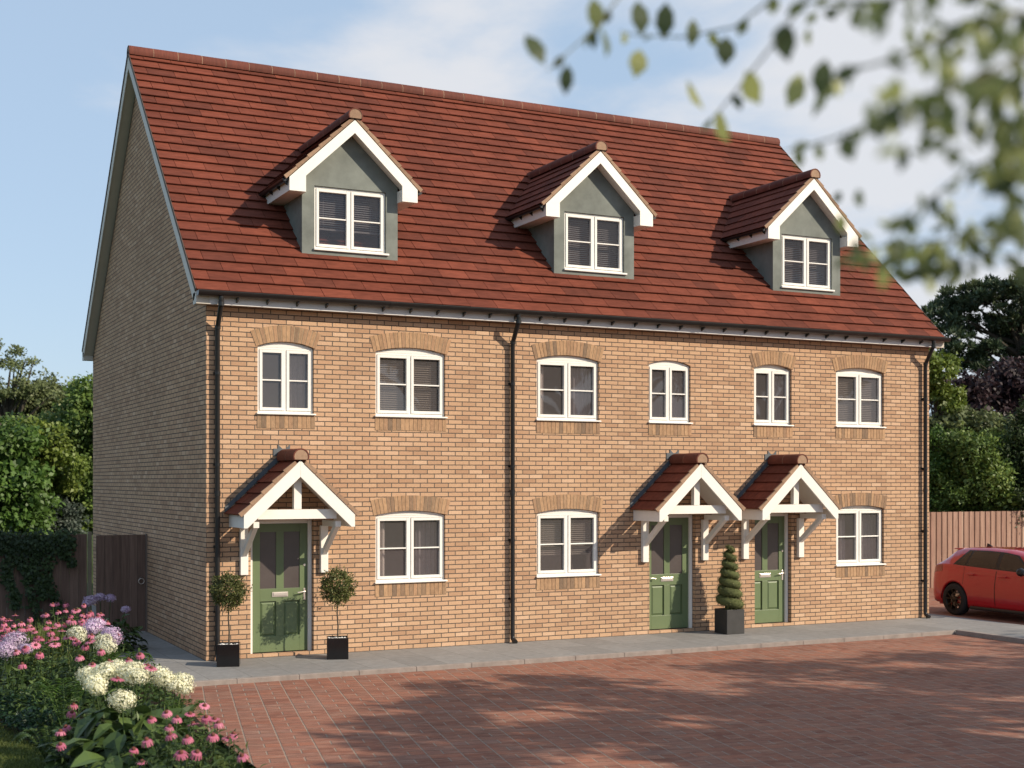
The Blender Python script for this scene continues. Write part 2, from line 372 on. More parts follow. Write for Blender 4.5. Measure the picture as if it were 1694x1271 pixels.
# ------------------------------------------------------------------ ground
def sheet(name, pts, z, m):
    b = MB(); b.add([(x, y, z) for x, y in pts], [tuple(range(len(pts)))])
    return tag(b.build(name, m), kind='structure')
def ground_material():
    m, nt, N, L, out = newmat('grass_ground')
    g = N('ShaderNodeNewGeometry')
    n1 = N('ShaderNodeTexNoise', inp={'Scale': 0.6, 'Detail': 6.0}); L(g.outputs['Position'], n1.inputs['Vector'])
    n2 = N('ShaderNodeTexNoise', inp={'Scale': 45.0, 'Detail': 6.0, 'Roughness': 0.75}); L(g.outputs['Position'], n2.inputs['Vector'])
    ad = N('ShaderNodeMath', operation='MULTIPLY_ADD', inp={1: 0.6}); L(n2.outputs['Fac'], ad.inputs[0]); L(n1.outputs['Fac'], ad.inputs[2])
    rp = ramp(N, [(0.55, (0.026, 0.040, 0.010)), (0.8, (0.052, 0.074, 0.018)), (1.0, (0.085, 0.105, 0.028))]); L(ad.outputs[0], rp.inputs[0])
    b = N('ShaderNodeBsdfPrincipled', inp={'Roughness': 0.95, 'Specular IOR Level': 0.1}); L(rp.outputs[0], b.inputs['Base Color'])
    bp = N('ShaderNodeBump', inp={'Strength': 1.0, 'Distance': 0.02}); L(n2.outputs['Fac'], bp.inputs['Height']); L(bp.outputs[0], b.inputs['Normal'])
    L(b.outputs[0], out.inputs[0]); return m
M_GROUND = ground_material()
def paving_material():
    m, nt, N, L, out = newmat('red_block_paving')
    g = N('ShaderNodeNewGeometry')
    mp = N('ShaderNodeMapping', vector_type='POINT'); mp.inputs['Rotation'].default_value = (0, 0, R(12.1)); L(g.outputs['Position'], mp.inputs[0])
    sp = N('ShaderNodeSeparateXYZ'); L(mp.outputs[0], sp.inputs[0])
    dn = N('ShaderNodeTexNoise', inp={'Scale': 14.0, 'Detail': 4.0}); L(g.outputs['Position'], dn.inputs['Vector'])
    def M(op, a, b=None, c=None):
        n = N('ShaderNodeMath', operation=op)
        for i, v in enumerate((a, b, c)):
            if v is None: continue
            if isinstance(v, (int, float)): n.inputs[i].default_value = v
            else: L(v, n.inputs[i])
        return n.outputs[0]
    wob = M('MULTIPLY', M('SUBTRACT', dn.outputs['Fac'], 0.5), 0.016)
    u = M('DIVIDE', M('ADD', M('ADD', sp.outputs[0], wob), 0.105), 0.355)
    v = M('DIVIDE', M('ADD', M('ADD', sp.outputs[1], wob), 0.05), 0.197)
    fu = M('FRACT', u); iu = M('FLOOR', u); iv = M('FLOOR', v); fv = M('FRACT', v)
    du = M('MULTIPLY', M('MINIMUM', fu, M('SUBTRACT', 1.0, fu)), 0.355)            # distance to long joint
    alt = M('MODULO', M('ABSOLUTE', iv), 2.0)                                        # every other course is split in two
    dh = M('ADD', M('MULTIPLY', M('ABSOLUTE', M('SUBTRACT', fu, 0.5)), 0.355), M('MULTIPLY', M('SUBTRACT', 1.0, alt), 1.0))
    d1 = M('MINIMUM', du, dh)
    dv = M('MULTIPLY', M('MINIMUM', fv, M('SUBTRACT', 1.0, fv)), 0.197)
    def joint(d, w0, w1):
        r = N('ShaderNodeMapRange', inp={'From Min': w0, 'From Max': w1, 'To Min': 1.0, 'To Max': 0.0}); L(d, r.inputs['Value']); return r.outputs[0]
    j1 = joint(d1, 0.006, 0.011); j2 = joint(dv, 0.0035, 0.008)
    half = M('MULTIPLY', M('GREATER_THAN', fu, 0.5), alt)
    cid = N('ShaderNodeCombineXYZ'); L(iu, cid.inputs[0]); L(iv, cid.inputs[1]); L(half, cid.inputs[2])
    wn_ = N('ShaderNodeTexWhiteNoise', noise_dimensions='3D'); L(cid.outputs[0], wn_.inputs[0])
    rp = ramp(N, [(0, (0.190, 0.076, 0.050)), (0.3, (0.255, 0.105, 0.068)), (0.55, (0.235, 0.112, 0.078)), (0.8, (0.29, 0.112, 0.068)), (1, (0.215, 0.116, 0.088))]); L(wn_.outputs['Value'], rp.inputs[0])
    # streaks along each block
    ms = N('ShaderNodeMapping'); ms.inputs['Scale'].default_value = (5.0, 36.0, 1.0); L(mp.outputs[0], ms.inputs[0])
    n1 = N('ShaderNodeTexNoise', inp={'Scale': 1.0, 'Detail': 8.0, 'Roughness': 0.7}); L(ms.outputs[0], n1.inputs['Vector'])
    r1 = N('ShaderNodeMapRange', inp={'From Min': 0.25, 'From Max': 0.75, 'To Min': 0.48, 'To Max': 1.52}); L(n1.outputs['Fac'], r1.inputs['Value'])
    n3 = N('ShaderNodeTexNoise', inp={'Scale': 0.5, 'Detail': 3.0}); L(g.outputs['Position'], n3.inputs['Vector'])
    r3 = N('ShaderNodeMapRange', inp={'From Min': 0.3, 'From Max': 0.7, 'To Min': 0.90, 'To Max': 1.10}); L(n3.outputs['Fac'], r3.inputs['Value'])
    vs = N('ShaderNodeVectorMath', operation='SCALE'); L(rp.outputs[0], vs.inputs[0]); L(M('MULTIPLY', r1.outputs[0], r3.outputs[0]), vs.inputs['Scale'])
    ms2 = N('ShaderNodeMapping'); ms2.inputs['Scale'].default_value = (3.2, 21.0, 1.0); ms2.inputs['Location'].default_value = (7.0, 3.0, 0); L(mp.outputs[0], ms2.inputs[0])
    n5 = N('ShaderNodeTexNoise', inp={'Scale': 1.0, 'Detail': 5.0, 'Roughness': 0.6}); L(ms2.outputs[0], n5.inputs['Vector'])
    r5 = N('ShaderNodeMapRange', inp={'From Min': 0.50, 'From Max': 0.66, 'To Min': 0.0, 'To Max': 0.75}); L(n5.outputs['Fac'], r5.inputs['Value'])
    c0 = N('ShaderNodeMixRGB'); L(r5.outputs[0], c0.inputs[0]); L(vs.outputs[0], c0.inputs[1]); c0.inputs[2].default_value = (0.34, 0.20, 0.14, 1); vs = c0
    c1 = N('ShaderNodeMixRGB'); L(M('MULTIPLY', j1, 0.95), c1.inputs[0]); L(vs.outputs[0], c1.inputs[1]); c1.inputs[2].default_value = (0.27, 0.21, 0.165, 1)
    c2 = N('ShaderNodeMixRGB'); L(M('MULTIPLY', j2, 0.8), c2.inputs[0]); L(c1.outputs[0], c2.inputs[1]); c2.inputs[2].default_value = (0.12, 0.075, 0.06, 1)
    b = N('ShaderNodeBsdfPrincipled', inp={'Roughness': 0.85, 'Specular IOR Level': 0.25}); L(c2.outputs[0], b.inputs['Base Color'])
    hgt = M('SUBTRACT', M('MULTIPLY', n1.outputs['Fac'], 0.5), M('MAXIMUM', j1, j2))
    bp = N('ShaderNodeBump', inp={'Strength': 0.7, 'Distance': 0.007}); L(hgt, bp.inputs['Height']); L(bp.outputs[0], b.inputs['Normal'])
    L(b.outputs[0], out.inputs[0]); return m
M_PAVING = paving_material()
def slab_material():
    m, nt, N, L, out = newmat('grey_slab')
    g = N('ShaderNodeNewGeometry')
    br = N('ShaderNodeTexBrick', inp={'Color1': (0, 0, 0, 1), 'Color2': (1, 1, 1, 1), 'Mortar': (0.5, 0.5, 0.5, 1), 'Scale': 1.0, 'Mortar Size': 0.004, 'Mortar Smooth': 0.4, 'Brick Width': 0.6, 'Row Height': 0.975})
    br.offset = 0.0
    mp = N('ShaderNodeMapping'); mp.inputs['Location'].default_value = (0.42, 1.95, 0); L(g.outputs['Position'], mp.inputs[0]); L(mp.outputs[0], br.inputs['Vector'])
    sc = N('ShaderNodeSeparateColor'); L(br.outputs['Color'], sc.inputs[0])
    rp = ramp(N, [(0, (0.215, 0.205, 0.195)), (1, (0.265, 0.254, 0.242))]); L(sc.outputs[0], rp.inputs[0])
    n1 = N('ShaderNodeTexNoise', inp={'Scale': 7.0, 'Detail': 9.0, 'Roughness': 0.7}); L(g.outputs['Position'], n1.inputs['Vector'])
    r1 = N('ShaderNodeMapRange', inp={'From Min': 0.25, 'From Max': 0.75, 'To Min': 0.80, 'To Max': 1.2}); L(n1.outputs['Fac'], r1.inputs['Value'])
    vs = N('ShaderNodeVectorMath', operation='SCALE'); L(rp.outputs[0], vs.inputs[0]); L(r1.outputs[0], vs.inputs['Scale'])
    mo = N('ShaderNodeMixRGB'); L(br.outputs['Fac'], mo.inputs[0]); L(vs.outputs[0], mo.inputs[1]); mo.inputs[2].default_value = (0.10, 0.095, 0.088, 1)
    b = N('ShaderNodeBsdfPrincipled', inp={'Roughness': 0.8, 'Specular IOR Level': 0.3}); L(mo.outputs[0], b.inputs['Base Color'])
    n2 = N('ShaderNodeTexNoise', inp={'Scale': 60.0, 'Detail': 5.0}); L(g.outputs['Position'], n2.inputs['Vector'])
    bp = N('ShaderNodeBump', inp={'Strength': 0.4, 'Distance': 0.004}); L(n2.outputs['Fac'], bp.inputs['Height']); L(bp.outputs[0], b.inputs['Normal'])
    L(b.outputs[0], out.inputs[0]); return m
M_SLAB = slab_material()
M_KERB = plain('kerb_concrete', (0.255, 0.215, 0.19), 0.9, var=0.2, scale=5, bump=0.004, bscale=50)

ZR = -0.075      # drive level
sheet('ground', [(-400, -400), (400, -400), (400, 400), (-400, 400)], -0.16, M_GROUND)
sheet('drive', [(-1.75, -30), (60, -30), (60, 6.3), (-0.4, 6.3), (-0.4, -1.9), (-1.2, -1.9)], ZR, M_PAVING)
b = MB()      # pavement slab along the front, round the right corner and the side path
b.box(-0.95, 13.50, -1.90, 0.02, -0.15, 0.0)
b.box(13.504, 15.20, -14.0, 0.5, -0.15, -0.001)
b.box(14.2, 15.18, 0.504, 11.0, -0.15, -0.002)
b.box(-1.9, 0.02, 0.024, 10.5, -0.15, -0.001)
tag(b.build('pavement', M_SLAB), kind='structure')
b = MB()
for i in range(16):
    x0 = -0.95 + i * 0.9; x1 = min(x0 + 0.897, 13.36)
    if x1 > x0: b.box(x0, x1, -1.985, -1.903, -0.15, -0.004)
for i in range(14):
    y1 = -1.985 - i * 0.9; b.box(13.364, 13.50, y1 - 0.897, y1, -0.15, 0.008)
tag(b.build('kerb', M_KERB, bevel=0.008), kind='structure')
sheet('flower_bed', [(-8.0, 4.45), (-1.25, 4.45), (-0.98, 0.0), (-0.98, -2.0), (-1.25, -5.0), (-1.7, -7.5), (-1.9, -11), (-2.3, -11), (-2.5, -8.5), (-2.8, -7.0), (-3.1, -5.5), (-3.45, -3.3), (-4.2, -1.5), (-8, -0.5)], -0.06, M_SOIL)

# ------------------------------------------------------------------ terraced house
H_L, H_D, H_H = 14.636, 10.364, 5.45
ZT, OV, EV, ZRIDGE = 5.646, 0.203, 0.199, 10.782
SL = (ZRIDGE - ZT) / (H_D / 2 + OV); PITCH = math.atan(SL)
WINS = [  # x0, x1, sill, spring, crown, arch?, inside left, inside right
 (0.803, 1.713, 3.815, 4.852, 4.935, True, 'none', 'curtain'),
 (2.754, 3.985, 3.815, 4.852, 4.935, True, 'blind', 'blind'),
 (5.700, 6.935, 3.815, 4.852, 4.935, True, 'pale', 'curtain'),
 (7.970, 8.867, 3.815, 4.852, 4.935, False, 'none', 'curtain'),
 (10.288, 11.172, 3.815, 4.872, 4.950, True, 'none', 'curtain'),
 (12.245, 13.455, 3.820, 4.880, 4.965, True, 'blind', 'blind'),
 (2.754, 3.985, 1.112, 2.195, 2.262, True, 'pale', 'curtain'),
 (5.702, 6.937, 1.115, 2.200, 2.266, True, 'halfblind', 'halfblind'),
 (12.250, 13.455, 1.120, 2.212, 2.272, True, 'curtain', 'curtain'),
]
DOORS = [(0.692, 1.712, 0.686 + 0.006, 1.706), (7.982, 8.975, 7.915, 8.965), (10.307, 11.165, 10.125, 11.155)]   # brick opening, then frame outer edges
DZ0, DZ1 = 0.055, 2.14
SILLX, WREV = 0.0, 0.10
house = empty('terraced_house', (0, 0, 0), 0, 'long buff brick terrace with red tiled roof, three grey dormers and three green front doors', 'house')

def arch_fn(x0, x1, z1, z2):
    w = (x1 - x0) / 2; h = z2 - z1; r = (w * w + h * h) / (2 * h); xm = (x0 + x1) / 2; zc = z2 - r
    return r, xm, zc, (lambda x: zc + math.sqrt(max(0, r * r - (x - xm) ** 2)))
b = MB()
ops = [(w[0], w[1], w[2], w[4]) for w in WINS] + [(d[0], d[1], DZ0, DZ1) for d in DOORS]
xs = sorted(set([0.0, H_L] + [o[0] for o in ops] + [o[1] for o in ops])); zs = sorted(set([-0.15, H_H] + [o[2] for o in ops] + [o[3] for o in ops]))
for i in range(len(xs) - 1):
    for j in range(len(zs) - 1):
        xm, zm = (xs[i] + xs[i + 1]) / 2, (zs[j] + zs[j + 1]) / 2
        if any(o[0] < xm < o[1] and o[2] < zm < o[3] for o in ops): continue
        b.quad((xs[i], 0, zs[j]), (xs[i + 1], 0, zs[j]), (xs[i + 1], 0, zs[j + 1]), (xs[i], 0, zs[j + 1]))
for (x0, x1, z0, z2) in ops:     # reveals
    spring = z2
    for w in WINS:
        if w[0] == x0 and w[2] == z0: spring = w[3]
    b.quad((x0, 0, z0), (x0, 0, spring), (x0, WREV, spring), (x0, WREV, z0))
    b.quad((x1, 0, spring), (x1, 0, z0), (x1, WREV, z0), (x1, WREV, spring))
    b.quad((x0, 0, z0), (x0, WREV, z0), (x1, WREV, z0), (x1, 0, z0))
    if spring < z2:
        r, xm, zc, f = arch_fn(x0, x1, spring, z2); n = 16
        for k in range(n):
            a, c = x0 + (x1 - x0) * k / n, x0 + (x1 - x0) * (k + 1) / n
            b.quad((a, 0, f(a)), (c, 0, f(c)), (c, 0, z2), (a, 0, z2))
            b.quad((a, 0, f(a)), (a, WREV, f(a)), (c, WREV, f(c)), (c, 0, f(c)))
    else: b.quad((x0, 0, z2), (x1, 0, z2), (x1, WREV, z2), (x0, WREV, z2))
for x, d in ((0.0, 1), (H_L, -1)):    # gables
    p = [(x, 0, -0.15), (x, 0, H_H), (x, H_D / 2, H_H + SL * H_D / 2), (x, H_D, H_H), (x, H_D, -0.15)]
    b.add(p, [(0, 1, 2, 3, 4) if d > 0 else (4, 3, 2, 1, 0)])
b.quad((H_L, H_D, -0.15), (0, H_D, -0.15), (0, H_D, H_H), (H_L, H_D, H_H))
b.build('wall', M_BRICK, house)

# soldier arches and sill courses
for (x0, x1, z0, z1, z2, arch, il, ir) in WINS:
    if arch:
        r, xm, zc, f = arch_fn(x0, x1, z1, z2)
        th = math.asin(((x1 - x0) / 2) / r) ; T = 0.252
        n = int(round(2 * th * (r + T / 2) / 0.062)); bb = MB(); mm = MB()
        e = th * 1.06
        for k in range(n):
            a0 = -e + 2 * e * k / n + 0.0042 / r; a1 = -e + 2 * e * (k + 1) / n - 0.0042 / r
            pts = []
            for a, rr in ((a0, r + 0.002), (a1, r + 0.002), (a1, r + T), (a0, r + T)):
                pts.append((xm + rr * math.sin(a), zc + rr * math.cos(a)))
            bb.poly_xz(pts, -0.007 - random.random() * 0.002, 0.05)
            a0 = -e + 2 * e * k / n; a1 = -e + 2 * e * (k + 1) / n
            mm.quad(*[(xm + rr * math.sin(a), -0.003, zc + rr * math.cos(a)) for a, rr in ((a0, r + 0.003), (a1, r + 0.003), (a1, r + T), (a0, r + T))])
        o = bb.build('brick_arch', M_ARCH, house)
        mm.build('mortar_joint', M_ARCHM, o)
    bb = MB(); x = x0 - 0.012; n = int(round((x1 - x0 + 0.03) / 0.0745)); st = (x1 - x0 + 0.03) / n
    for k in range(n): bb.box(x + k * st + 0.004, x + (k + 1) * st - 0.004, -0.009, 0.03, z0 - 0.238, z0 - 0.026)
    o = bb.build('sill_course', M_ARCH, house)
    mm = MB(); mm.quad((x, -0.0035, z0 - 0.243), (x1 + 0.018, -0.0035, z0 - 0.243), (x1 + 0.018, -0.0035, z0 - 0.022), (x, -0.0035, z0 - 0.022))
    mm.build('mortar_joint', M_ARCHM, o)

def curtain(x0, x1, z0, z1, y, m, parent, seed):
    rr = random.Random(seed); n = max(8, int((x1 - x0) / 0.012)); ph = rr.random() * 6; bb = MB()
    ys = [y + 0.028 * math.sin(2 * math.pi * i * (x1 - x0) / n / 0.085 + ph + 0.7 * math.sin(i * 0.23)) for i in range(n + 1)]
    vs = []
    for i in range(n + 1):
        xx = x0 + (x1 - x0) * i / n
        vs += [(xx, ys[i], z0), (xx, ys[i] * 0.6 + y * 0.4, z1)]
    bb.add(vs, [(2 * i, 2 * i + 2, 2 * i + 3, 2 * i + 1) for i in range(n)], smooth=True)
    return bb.build('curtain', m, parent)
def blind(x0, x1, z0, z1, y, parent):
    bb = MB(); z = z1
    while z > z0:
        dz = 0.019; bb.hexa([(x0, y - 0.014, z - dz), (x1, y - 0.014, z - dz), (x1, y + 0.016, z - 0.003), (x0, y + 0.016, z - 0.003),
                            (x0, y - 0.014, z - dz + 0.003), (x1, y - 0.014, z - dz + 0.003), (x1, y + 0.016, z), (x0, y + 0.016, z)]); z -= 0.036
    for xx in (x0 + 0.15 * (x1 - x0), x1 - 0.15 * (x1 - x0)): bb.box(xx - 0.002, xx + 0.002, y - 0.016, y - 0.0145, z0, z1)
    bb.box(x0, x1, y - 0.02, y + 0.02, z0 - 0.012, z0 - 0.004)
    return bb.build('blind', M_BLIND, parent)
def room(x0, x1, z0, z1, y0, y1, parent):
    bb = MB()
    bb.quad((x0, y1, z0), (x1, y1, z0), (x1, y1, z1), (x0, y1, z1))
    bb.quad((x0, y0, z0), (x1, y0, z0), (x1, y1, z0), (x0, y1, z0)); bb.quad((x0, y0, z1), (x0, y1, z1), (x1, y1, z1), (x1, y0, z1))
    bb.quad((x0, y0, z0), (x0, y1, z0), (x0, y1, z1), (x0, y0, z1)); bb.quad((x1, y0, z0), (x1, y0, z1), (x1, y1, z1), (x1, y1, z0))
    return bb.build('room_lining', M_ROOM, parent)
def casements(bb, x0, x1, z0, z1, y):
    """outer frame plus two sashes; returns glass rectangles"""
    F, S = 0.032, 0.046
    yf, yb = y, y + 0.07
    bb.box(x0, x0 + F, yf, yb, z0, z1); bb.box(x1 - F, x1, yf, yb, z0, z1)
    bb.box(x0 + F, x1 - F, yf, yb, z0, z0 + F); bb.box(x0 + F, x1 - F, yf, yb, z1 - F, z1)
    xm = (x0 + x1) / 2; bb.box(xm - 0.014, xm + 0.014, yf, yb, z0 + F, z1 - F)
    gl = []
    for a, c in ((x0 + F + 0.004, xm - 0.018), (xm + 0.018, x1 - F - 0.004)):
        lo, hi = z0 + F + 0.004, z1 - F - 0.004; y0, y1 = yf - 0.014, yb - 0.01
        bb.box(a, a + S, y0, y1, lo, hi); bb.box(c - S, c, y0, y1, lo, hi)
        bb.box(a + S, c - S, y0, y1, lo, lo + S); bb.box(a + S, c - S, y0, y1, hi - S, hi)
        zm = (lo + hi) / 2; bb.box(a + S, c - S, y0 + 0.008, y1 - 0.02, zm - 0.011, zm + 0.011)
        gl.append((a + S - 0.004, c - S + 0.004, lo + S - 0.004, hi - S + 0.004))
    return gl
def pane(gl, y, parent, m=None):
    bb = MB()
    for a, c, lo, hi in gl: bb.quad((a, y, lo), (c, y, lo), (c, y, hi), (a, y, hi))
    return bb.build('pane', m or M_GLASS, parent)
for wi, (x0, x1, z0, z1, z2, arch, il, ir) in enumerate(WINS):
    bb = MB(); y = 0.045 if wi not in (4, 5, 8) else 0.06
    zt = z1 - 0.012
    gl = casements(bb, x0 + 0.004, x1 - 0.004, z0 + 0.004, zt, y)
    r, xm, zc, f = arch_fn(x0, x1, z1, z2); n = 16      # arched head board above the casements
    top = [(x0 + 0.004 + (x1 - x0 - 0.008) * k / n, f(x0 + (x1 - x0) * k / n) - 0.004) for k in range(n + 1)]
    bb.poly_xz([(x0 + 0.004, zt + 0.002), (x1 - 0.004, zt + 0.002)] + top[::-1], y + 0.004 if wi not in (4, 5, 8) else y + 0.02, y + 0.07)
    win = bb.build('window', M_UPVC, house, bevel=0.004)
    sb = MB()
    sb.hexa([(x0 - 0.02, -0.045, z0 - 0.026), (x1 + 0.025, -0.045, z0 - 0.026), (x1 + 0.025, y + 0.02, z0 - 0.022), (x0 - 0.02, y + 0.02, z0 - 0.022),
             (x0 - 0.02, -0.045, z0 - 0.004), (x1 + 0.025, -0.045, z0 - 0.004), (x1 + 0.025, y + 0.02, z0 + 0.008), (x0 - 0.02, y + 0.02, z0 + 0.008)])
    sb.build('sill', M_UPVC, win, bevel=0.004)
    pane(gl, y + 0.03, win)
    room(x0 - 0.35, x1 + 0.35, z0 - 0.5, z2 + 0.1, 0.13, 1.6, win)
    w = x1 - x0
    if il == 'blind': blind(x0 + 0.03, x1 - 0.03, z0 + 0.05, z1, 0.17, win)
    elif il == 'halfblind': blind(x0 + 0.03, x1 - 0.03, z0 + 0.36, z1, 0.17, win)
    else:
        if il == 'curtain': curtain(x0 - 0.06, x0 + 0.36 * w, z0 - 0.2, z2, 0.25, M_CURT, win, wi)
        if il == 'pale': curtain(x0 - 0.06, x0 + 0.2 * w, z0 - 0.2, z2, 0.22, M_CURTL, win, wi)
        if ir == 'curtain': curtain(x1 - 0.34 * w, x1 + 0.12, z0 - 0.2, z2, 0.28, M_CURT, win, wi + 50)

# ---- roof
def tiles(name, O, U, V, N, ulen, vlen, gauge, tw, parent, t=0.02, shift0=0.0, seed=1, clip=None, mat=None):
    """rows of overlapping flat tiles: O corner, U along the eaves, V up the slope, N outward"""
    rr = random.Random(seed); O, U, V, N = Vector(O), Vector(U).normalized(), Vector(V).normalized(), Vector(N).normalized()
    bb = MB(); rows = int(math.ceil(vlen / gauge - 0.02))
    for r in range(rows):
        v0 = r * gauge; v1 = min(v0 + gauge + 0.07, vlen + 0.02)
        u = -tw * (0.5 * (r % 2) + shift0 + rr.random() * 0.02) ; 
        while u < ulen - 1e-3:
            a, c = max(u, 0), min(u + tw, ulen)
            if c - a > 0.01:
                a2, c2 = a + 0.0035, c - 0.0035
                j = rr.uniform(-0.0022, 0.0022); k = rr.uniform(-0.0012, 0.0012); l = rr.uniform(-0.003, 0.003)
                th = t * 0.6; lo0, hi0 = t * 1.5 + j, j * 0.3; P = []
                for (uu, vv, hh) in ((a2, v0 + l, lo0 + k), (c2, v0 + l, lo0 - k), (c2, v1, hi0), (a2, v1, hi0), (a2, v0 + l, lo0 + th + k), (c2, v0 + l, lo0 + th - k), (c2, v1, hi0 + th), (a2, v1, hi0 + th)):
                    P.append(O + U * uu + V * vv + N * hh)
                bb.hexa(P, rr.random())
            u += tw
    return bb.build(name, mat or M_TILE, parent)
def ridge(name, a, b, rad, parent, piece=0.45, endcap=True, seed=1):
    """half-round ridge tiles from a to b with pale mortar joints"""
    a, b = Vector(a), Vector(b); d = (b - a); Ln = d.length; d.normalize(); s = d.cross(Vector((0, 0, 1))).normalized(); up = Vector((0, 0, 1))
    bb = MB(); joints = []; n = max(1, int(round(Ln / piece))); rr = random.Random(seed)
    def arc(p, rd): return [p + s * (rd * math.cos(R(a_))) + up * (rd * math.sin(R(a_)) * 0.98) for a_ in range(-25, 206, 23)]
    for i in range(n):
        p0, p1 = a + d * (Ln * i / n + 0.006), a + d * (Ln * (i + 1) / n - 0.006)
        dr = rr.uniform(-0.002, 0.002)
        A, B = arc(p0, rad + dr), arc(p1, rad + dr); m = len(A)
        bb.add(A + B, [(k, k + 1, m + k + 1, m + k) for k in range(m - 1)] , rr.random(), smooth=True)
        C, D = arc(p0, rad - 0.02), arc(p1, rad - 0.02)
        bb.add(A + C, [(k + 1, k, m + k, m + k + 1) for k in range(m - 1)]); bb.add(B + D, [(k, k + 1, m + k + 1, m + k) for k in range(m - 1)])
        if i:
            q0, q1 = a + d * (Ln * i / n - 0.008), a + d * (Ln * i / n + 0.008)
            A, B = arc(q0, rad - 0.002), arc(q1, rad - 0.002); mj = MB(); mj.add(A + B, [(k, k + 1, m + k + 1, m + k) for k in range(m - 1)], smooth=True); joints.append(mj)
    o = bb.build(name, M_RIDGE, parent)
    if endcap:
        for p, fl in ((a + d * 0.012, True), (b - d * 0.012, False)):
            A = arc(p, rad - 0.016); mj = MB(); mj.add(A, [tuple(range(len(A)))] if fl else [tuple(range(len(A) - 1, -1, -1))]); mj.build('mortar_end', M_VERGE, o)
    for mj in joints: mj.build('mortar_joint', M_VERGE, o)
    return o
nrm_f = Vector((0, -math.sin(PITCH), math.cos(PITCH))); up_f = Vector((0, math.cos(PITCH), math.sin(PITCH)))
nrm_b = Vector((0, math.sin(PITCH), math.cos(PITCH))); up_b = Vector((0, -math.cos(PITCH), math.sin(PITCH)))
slope_len = (H_D / 2 + OV) / math.cos(PITCH)
# sheathing
b = MB()
for sgn in (0, 1):
    ye = -OV if not sgn else H_D + OV
    n_ = nrm_f if not sgn else nrm_b
    e0, e1 = Vector((-EV + 0.01, ye, ZT)), Vector((H_L + EV - 0.01, ye, ZT)); r0, r1 = Vector((-EV + 0.01, H_D / 2, ZRIDGE)), Vector((H_L + EV - 0.01, H_D / 2, ZRIDGE))
    k = n_ * -0.075; k2 = n_ * -0.045
    b.hexa([e0 + k, e1 + k, r1 + k, r0 + k, e0 + k2, e1 + k2, r1 + k2, r0 + k2])
roof = b.build('roof', M_FASCIA, house)
tiles('roof_tiles', Vector((-EV, -OV - 0.015, ZT - 0.015)) - nrm_f * 0.04, (1, 0, 0), up_f, nrm_f, H_L + 2 * EV, slope_len + 0.01, slope_len / 28.0, 0.505, roof, t=0.030, seed=3)
tiles('roof_tiles', Vector((H_L + EV, H_D + OV, ZT)) - nrm_b * 0.04, (-1, 0, 0), up_b, nrm_b, H_L + 2 * EV, slope_len, slope_len / 28.0, 0.505, roof, t=0.021, seed=4)
ridge('ridge_tiles', (-EV - 0.01, H_D / 2, ZRIDGE - 0.03), (H_L + EV + 0.01, H_D / 2, ZRIDGE - 0.03), 0.135, roof, 0.45, True, 5)
# bargeboards and verge soffits on both gables
M_BARGE = plain('grey_white_bargeboard', (0.56, 0.505, 0.43), 0.5, var=0.05)
for x, s in ((-EV, 1), (H_L + EV, -1)):
    b = MB()
    for ye, yd in ((-OV, 1), (H_D + OV, -1)):
        xa, xb = (x, x + 0.022 * s); xa, xb = min(xa, xb), max(xa, xb)
        e = Vector((0, ye, ZT)); r_ = Vector((0, H_D / 2, ZRIDGE)); nn = nrm_f if yd > 0 else nrm_b
        lo = nn * -0.235; hi = nn * -0.048
        P = [e + lo, r_ + Vector((0, 0, -0.235 / math.cos(PITCH))), r_ + Vector((0, 0, -0.048 / math.cos(PITCH))), e + hi]
        b.hexa([Vector((xa, p.y, p.z)) for p in P] + [Vector((xb, p.y, p.z)) for p in P])
        xa, xb = (x + 0.022 * s, x + EV * s + 0.004 * s); xa, xb = min(xa, xb), max(xa, xb)     # soffit
        P = [e + nn * -0.225, r_ + Vector((0, 0, -0.225 / math.cos(PITCH))), r_ + Vector((0, 0, -0.21 / math.cos(PITCH))), e + nn * -0.21]
        b.hexa([Vector((xa, p.y, p.z)) for p in P] + [Vector((xb, p.y, p.z)) for p in P])
        # box end at the eaves
        y0, y1 = (ye - 0.002, 0.0) if yd > 0 else (H_D, ye + 0.002)
        b.box(min(x, x + s * EV), max(x, x + s * EV), y0, y1, 5.43, 5.60)
    b.build('bargeboard', M_BARGE, house)
# thin dark dry-verge line along the tile edge
M_VSTRIP = plain('brown_verge', (0.10, 0.062, 0.045), 0.8)
for x, s in ((-EV - 0.012, 1), (H_L + EV + 0.012, -1)):
    b = MB()
    for ye, nn in ((-OV, nrm_f), (H_D + OV, nrm_b)):
        e = Vector((0, ye, ZT)); r_ = Vector((0, H_D / 2, ZRIDGE))
        xa, xb = min(x, x + 0.01 * s), max(x, x + 0.01 * s)
        P = [e + nn * -0.05, r_ + nn * -0.05, r_ + nn * 0.012, e + nn * 0.012]
        b.hexa([Vector((xa, p.y, p.z)) for p in P] + [Vector((xb, p.y, p.z)) for p in P])
    b.build('verge_strip', M_VSTRIP, roof)
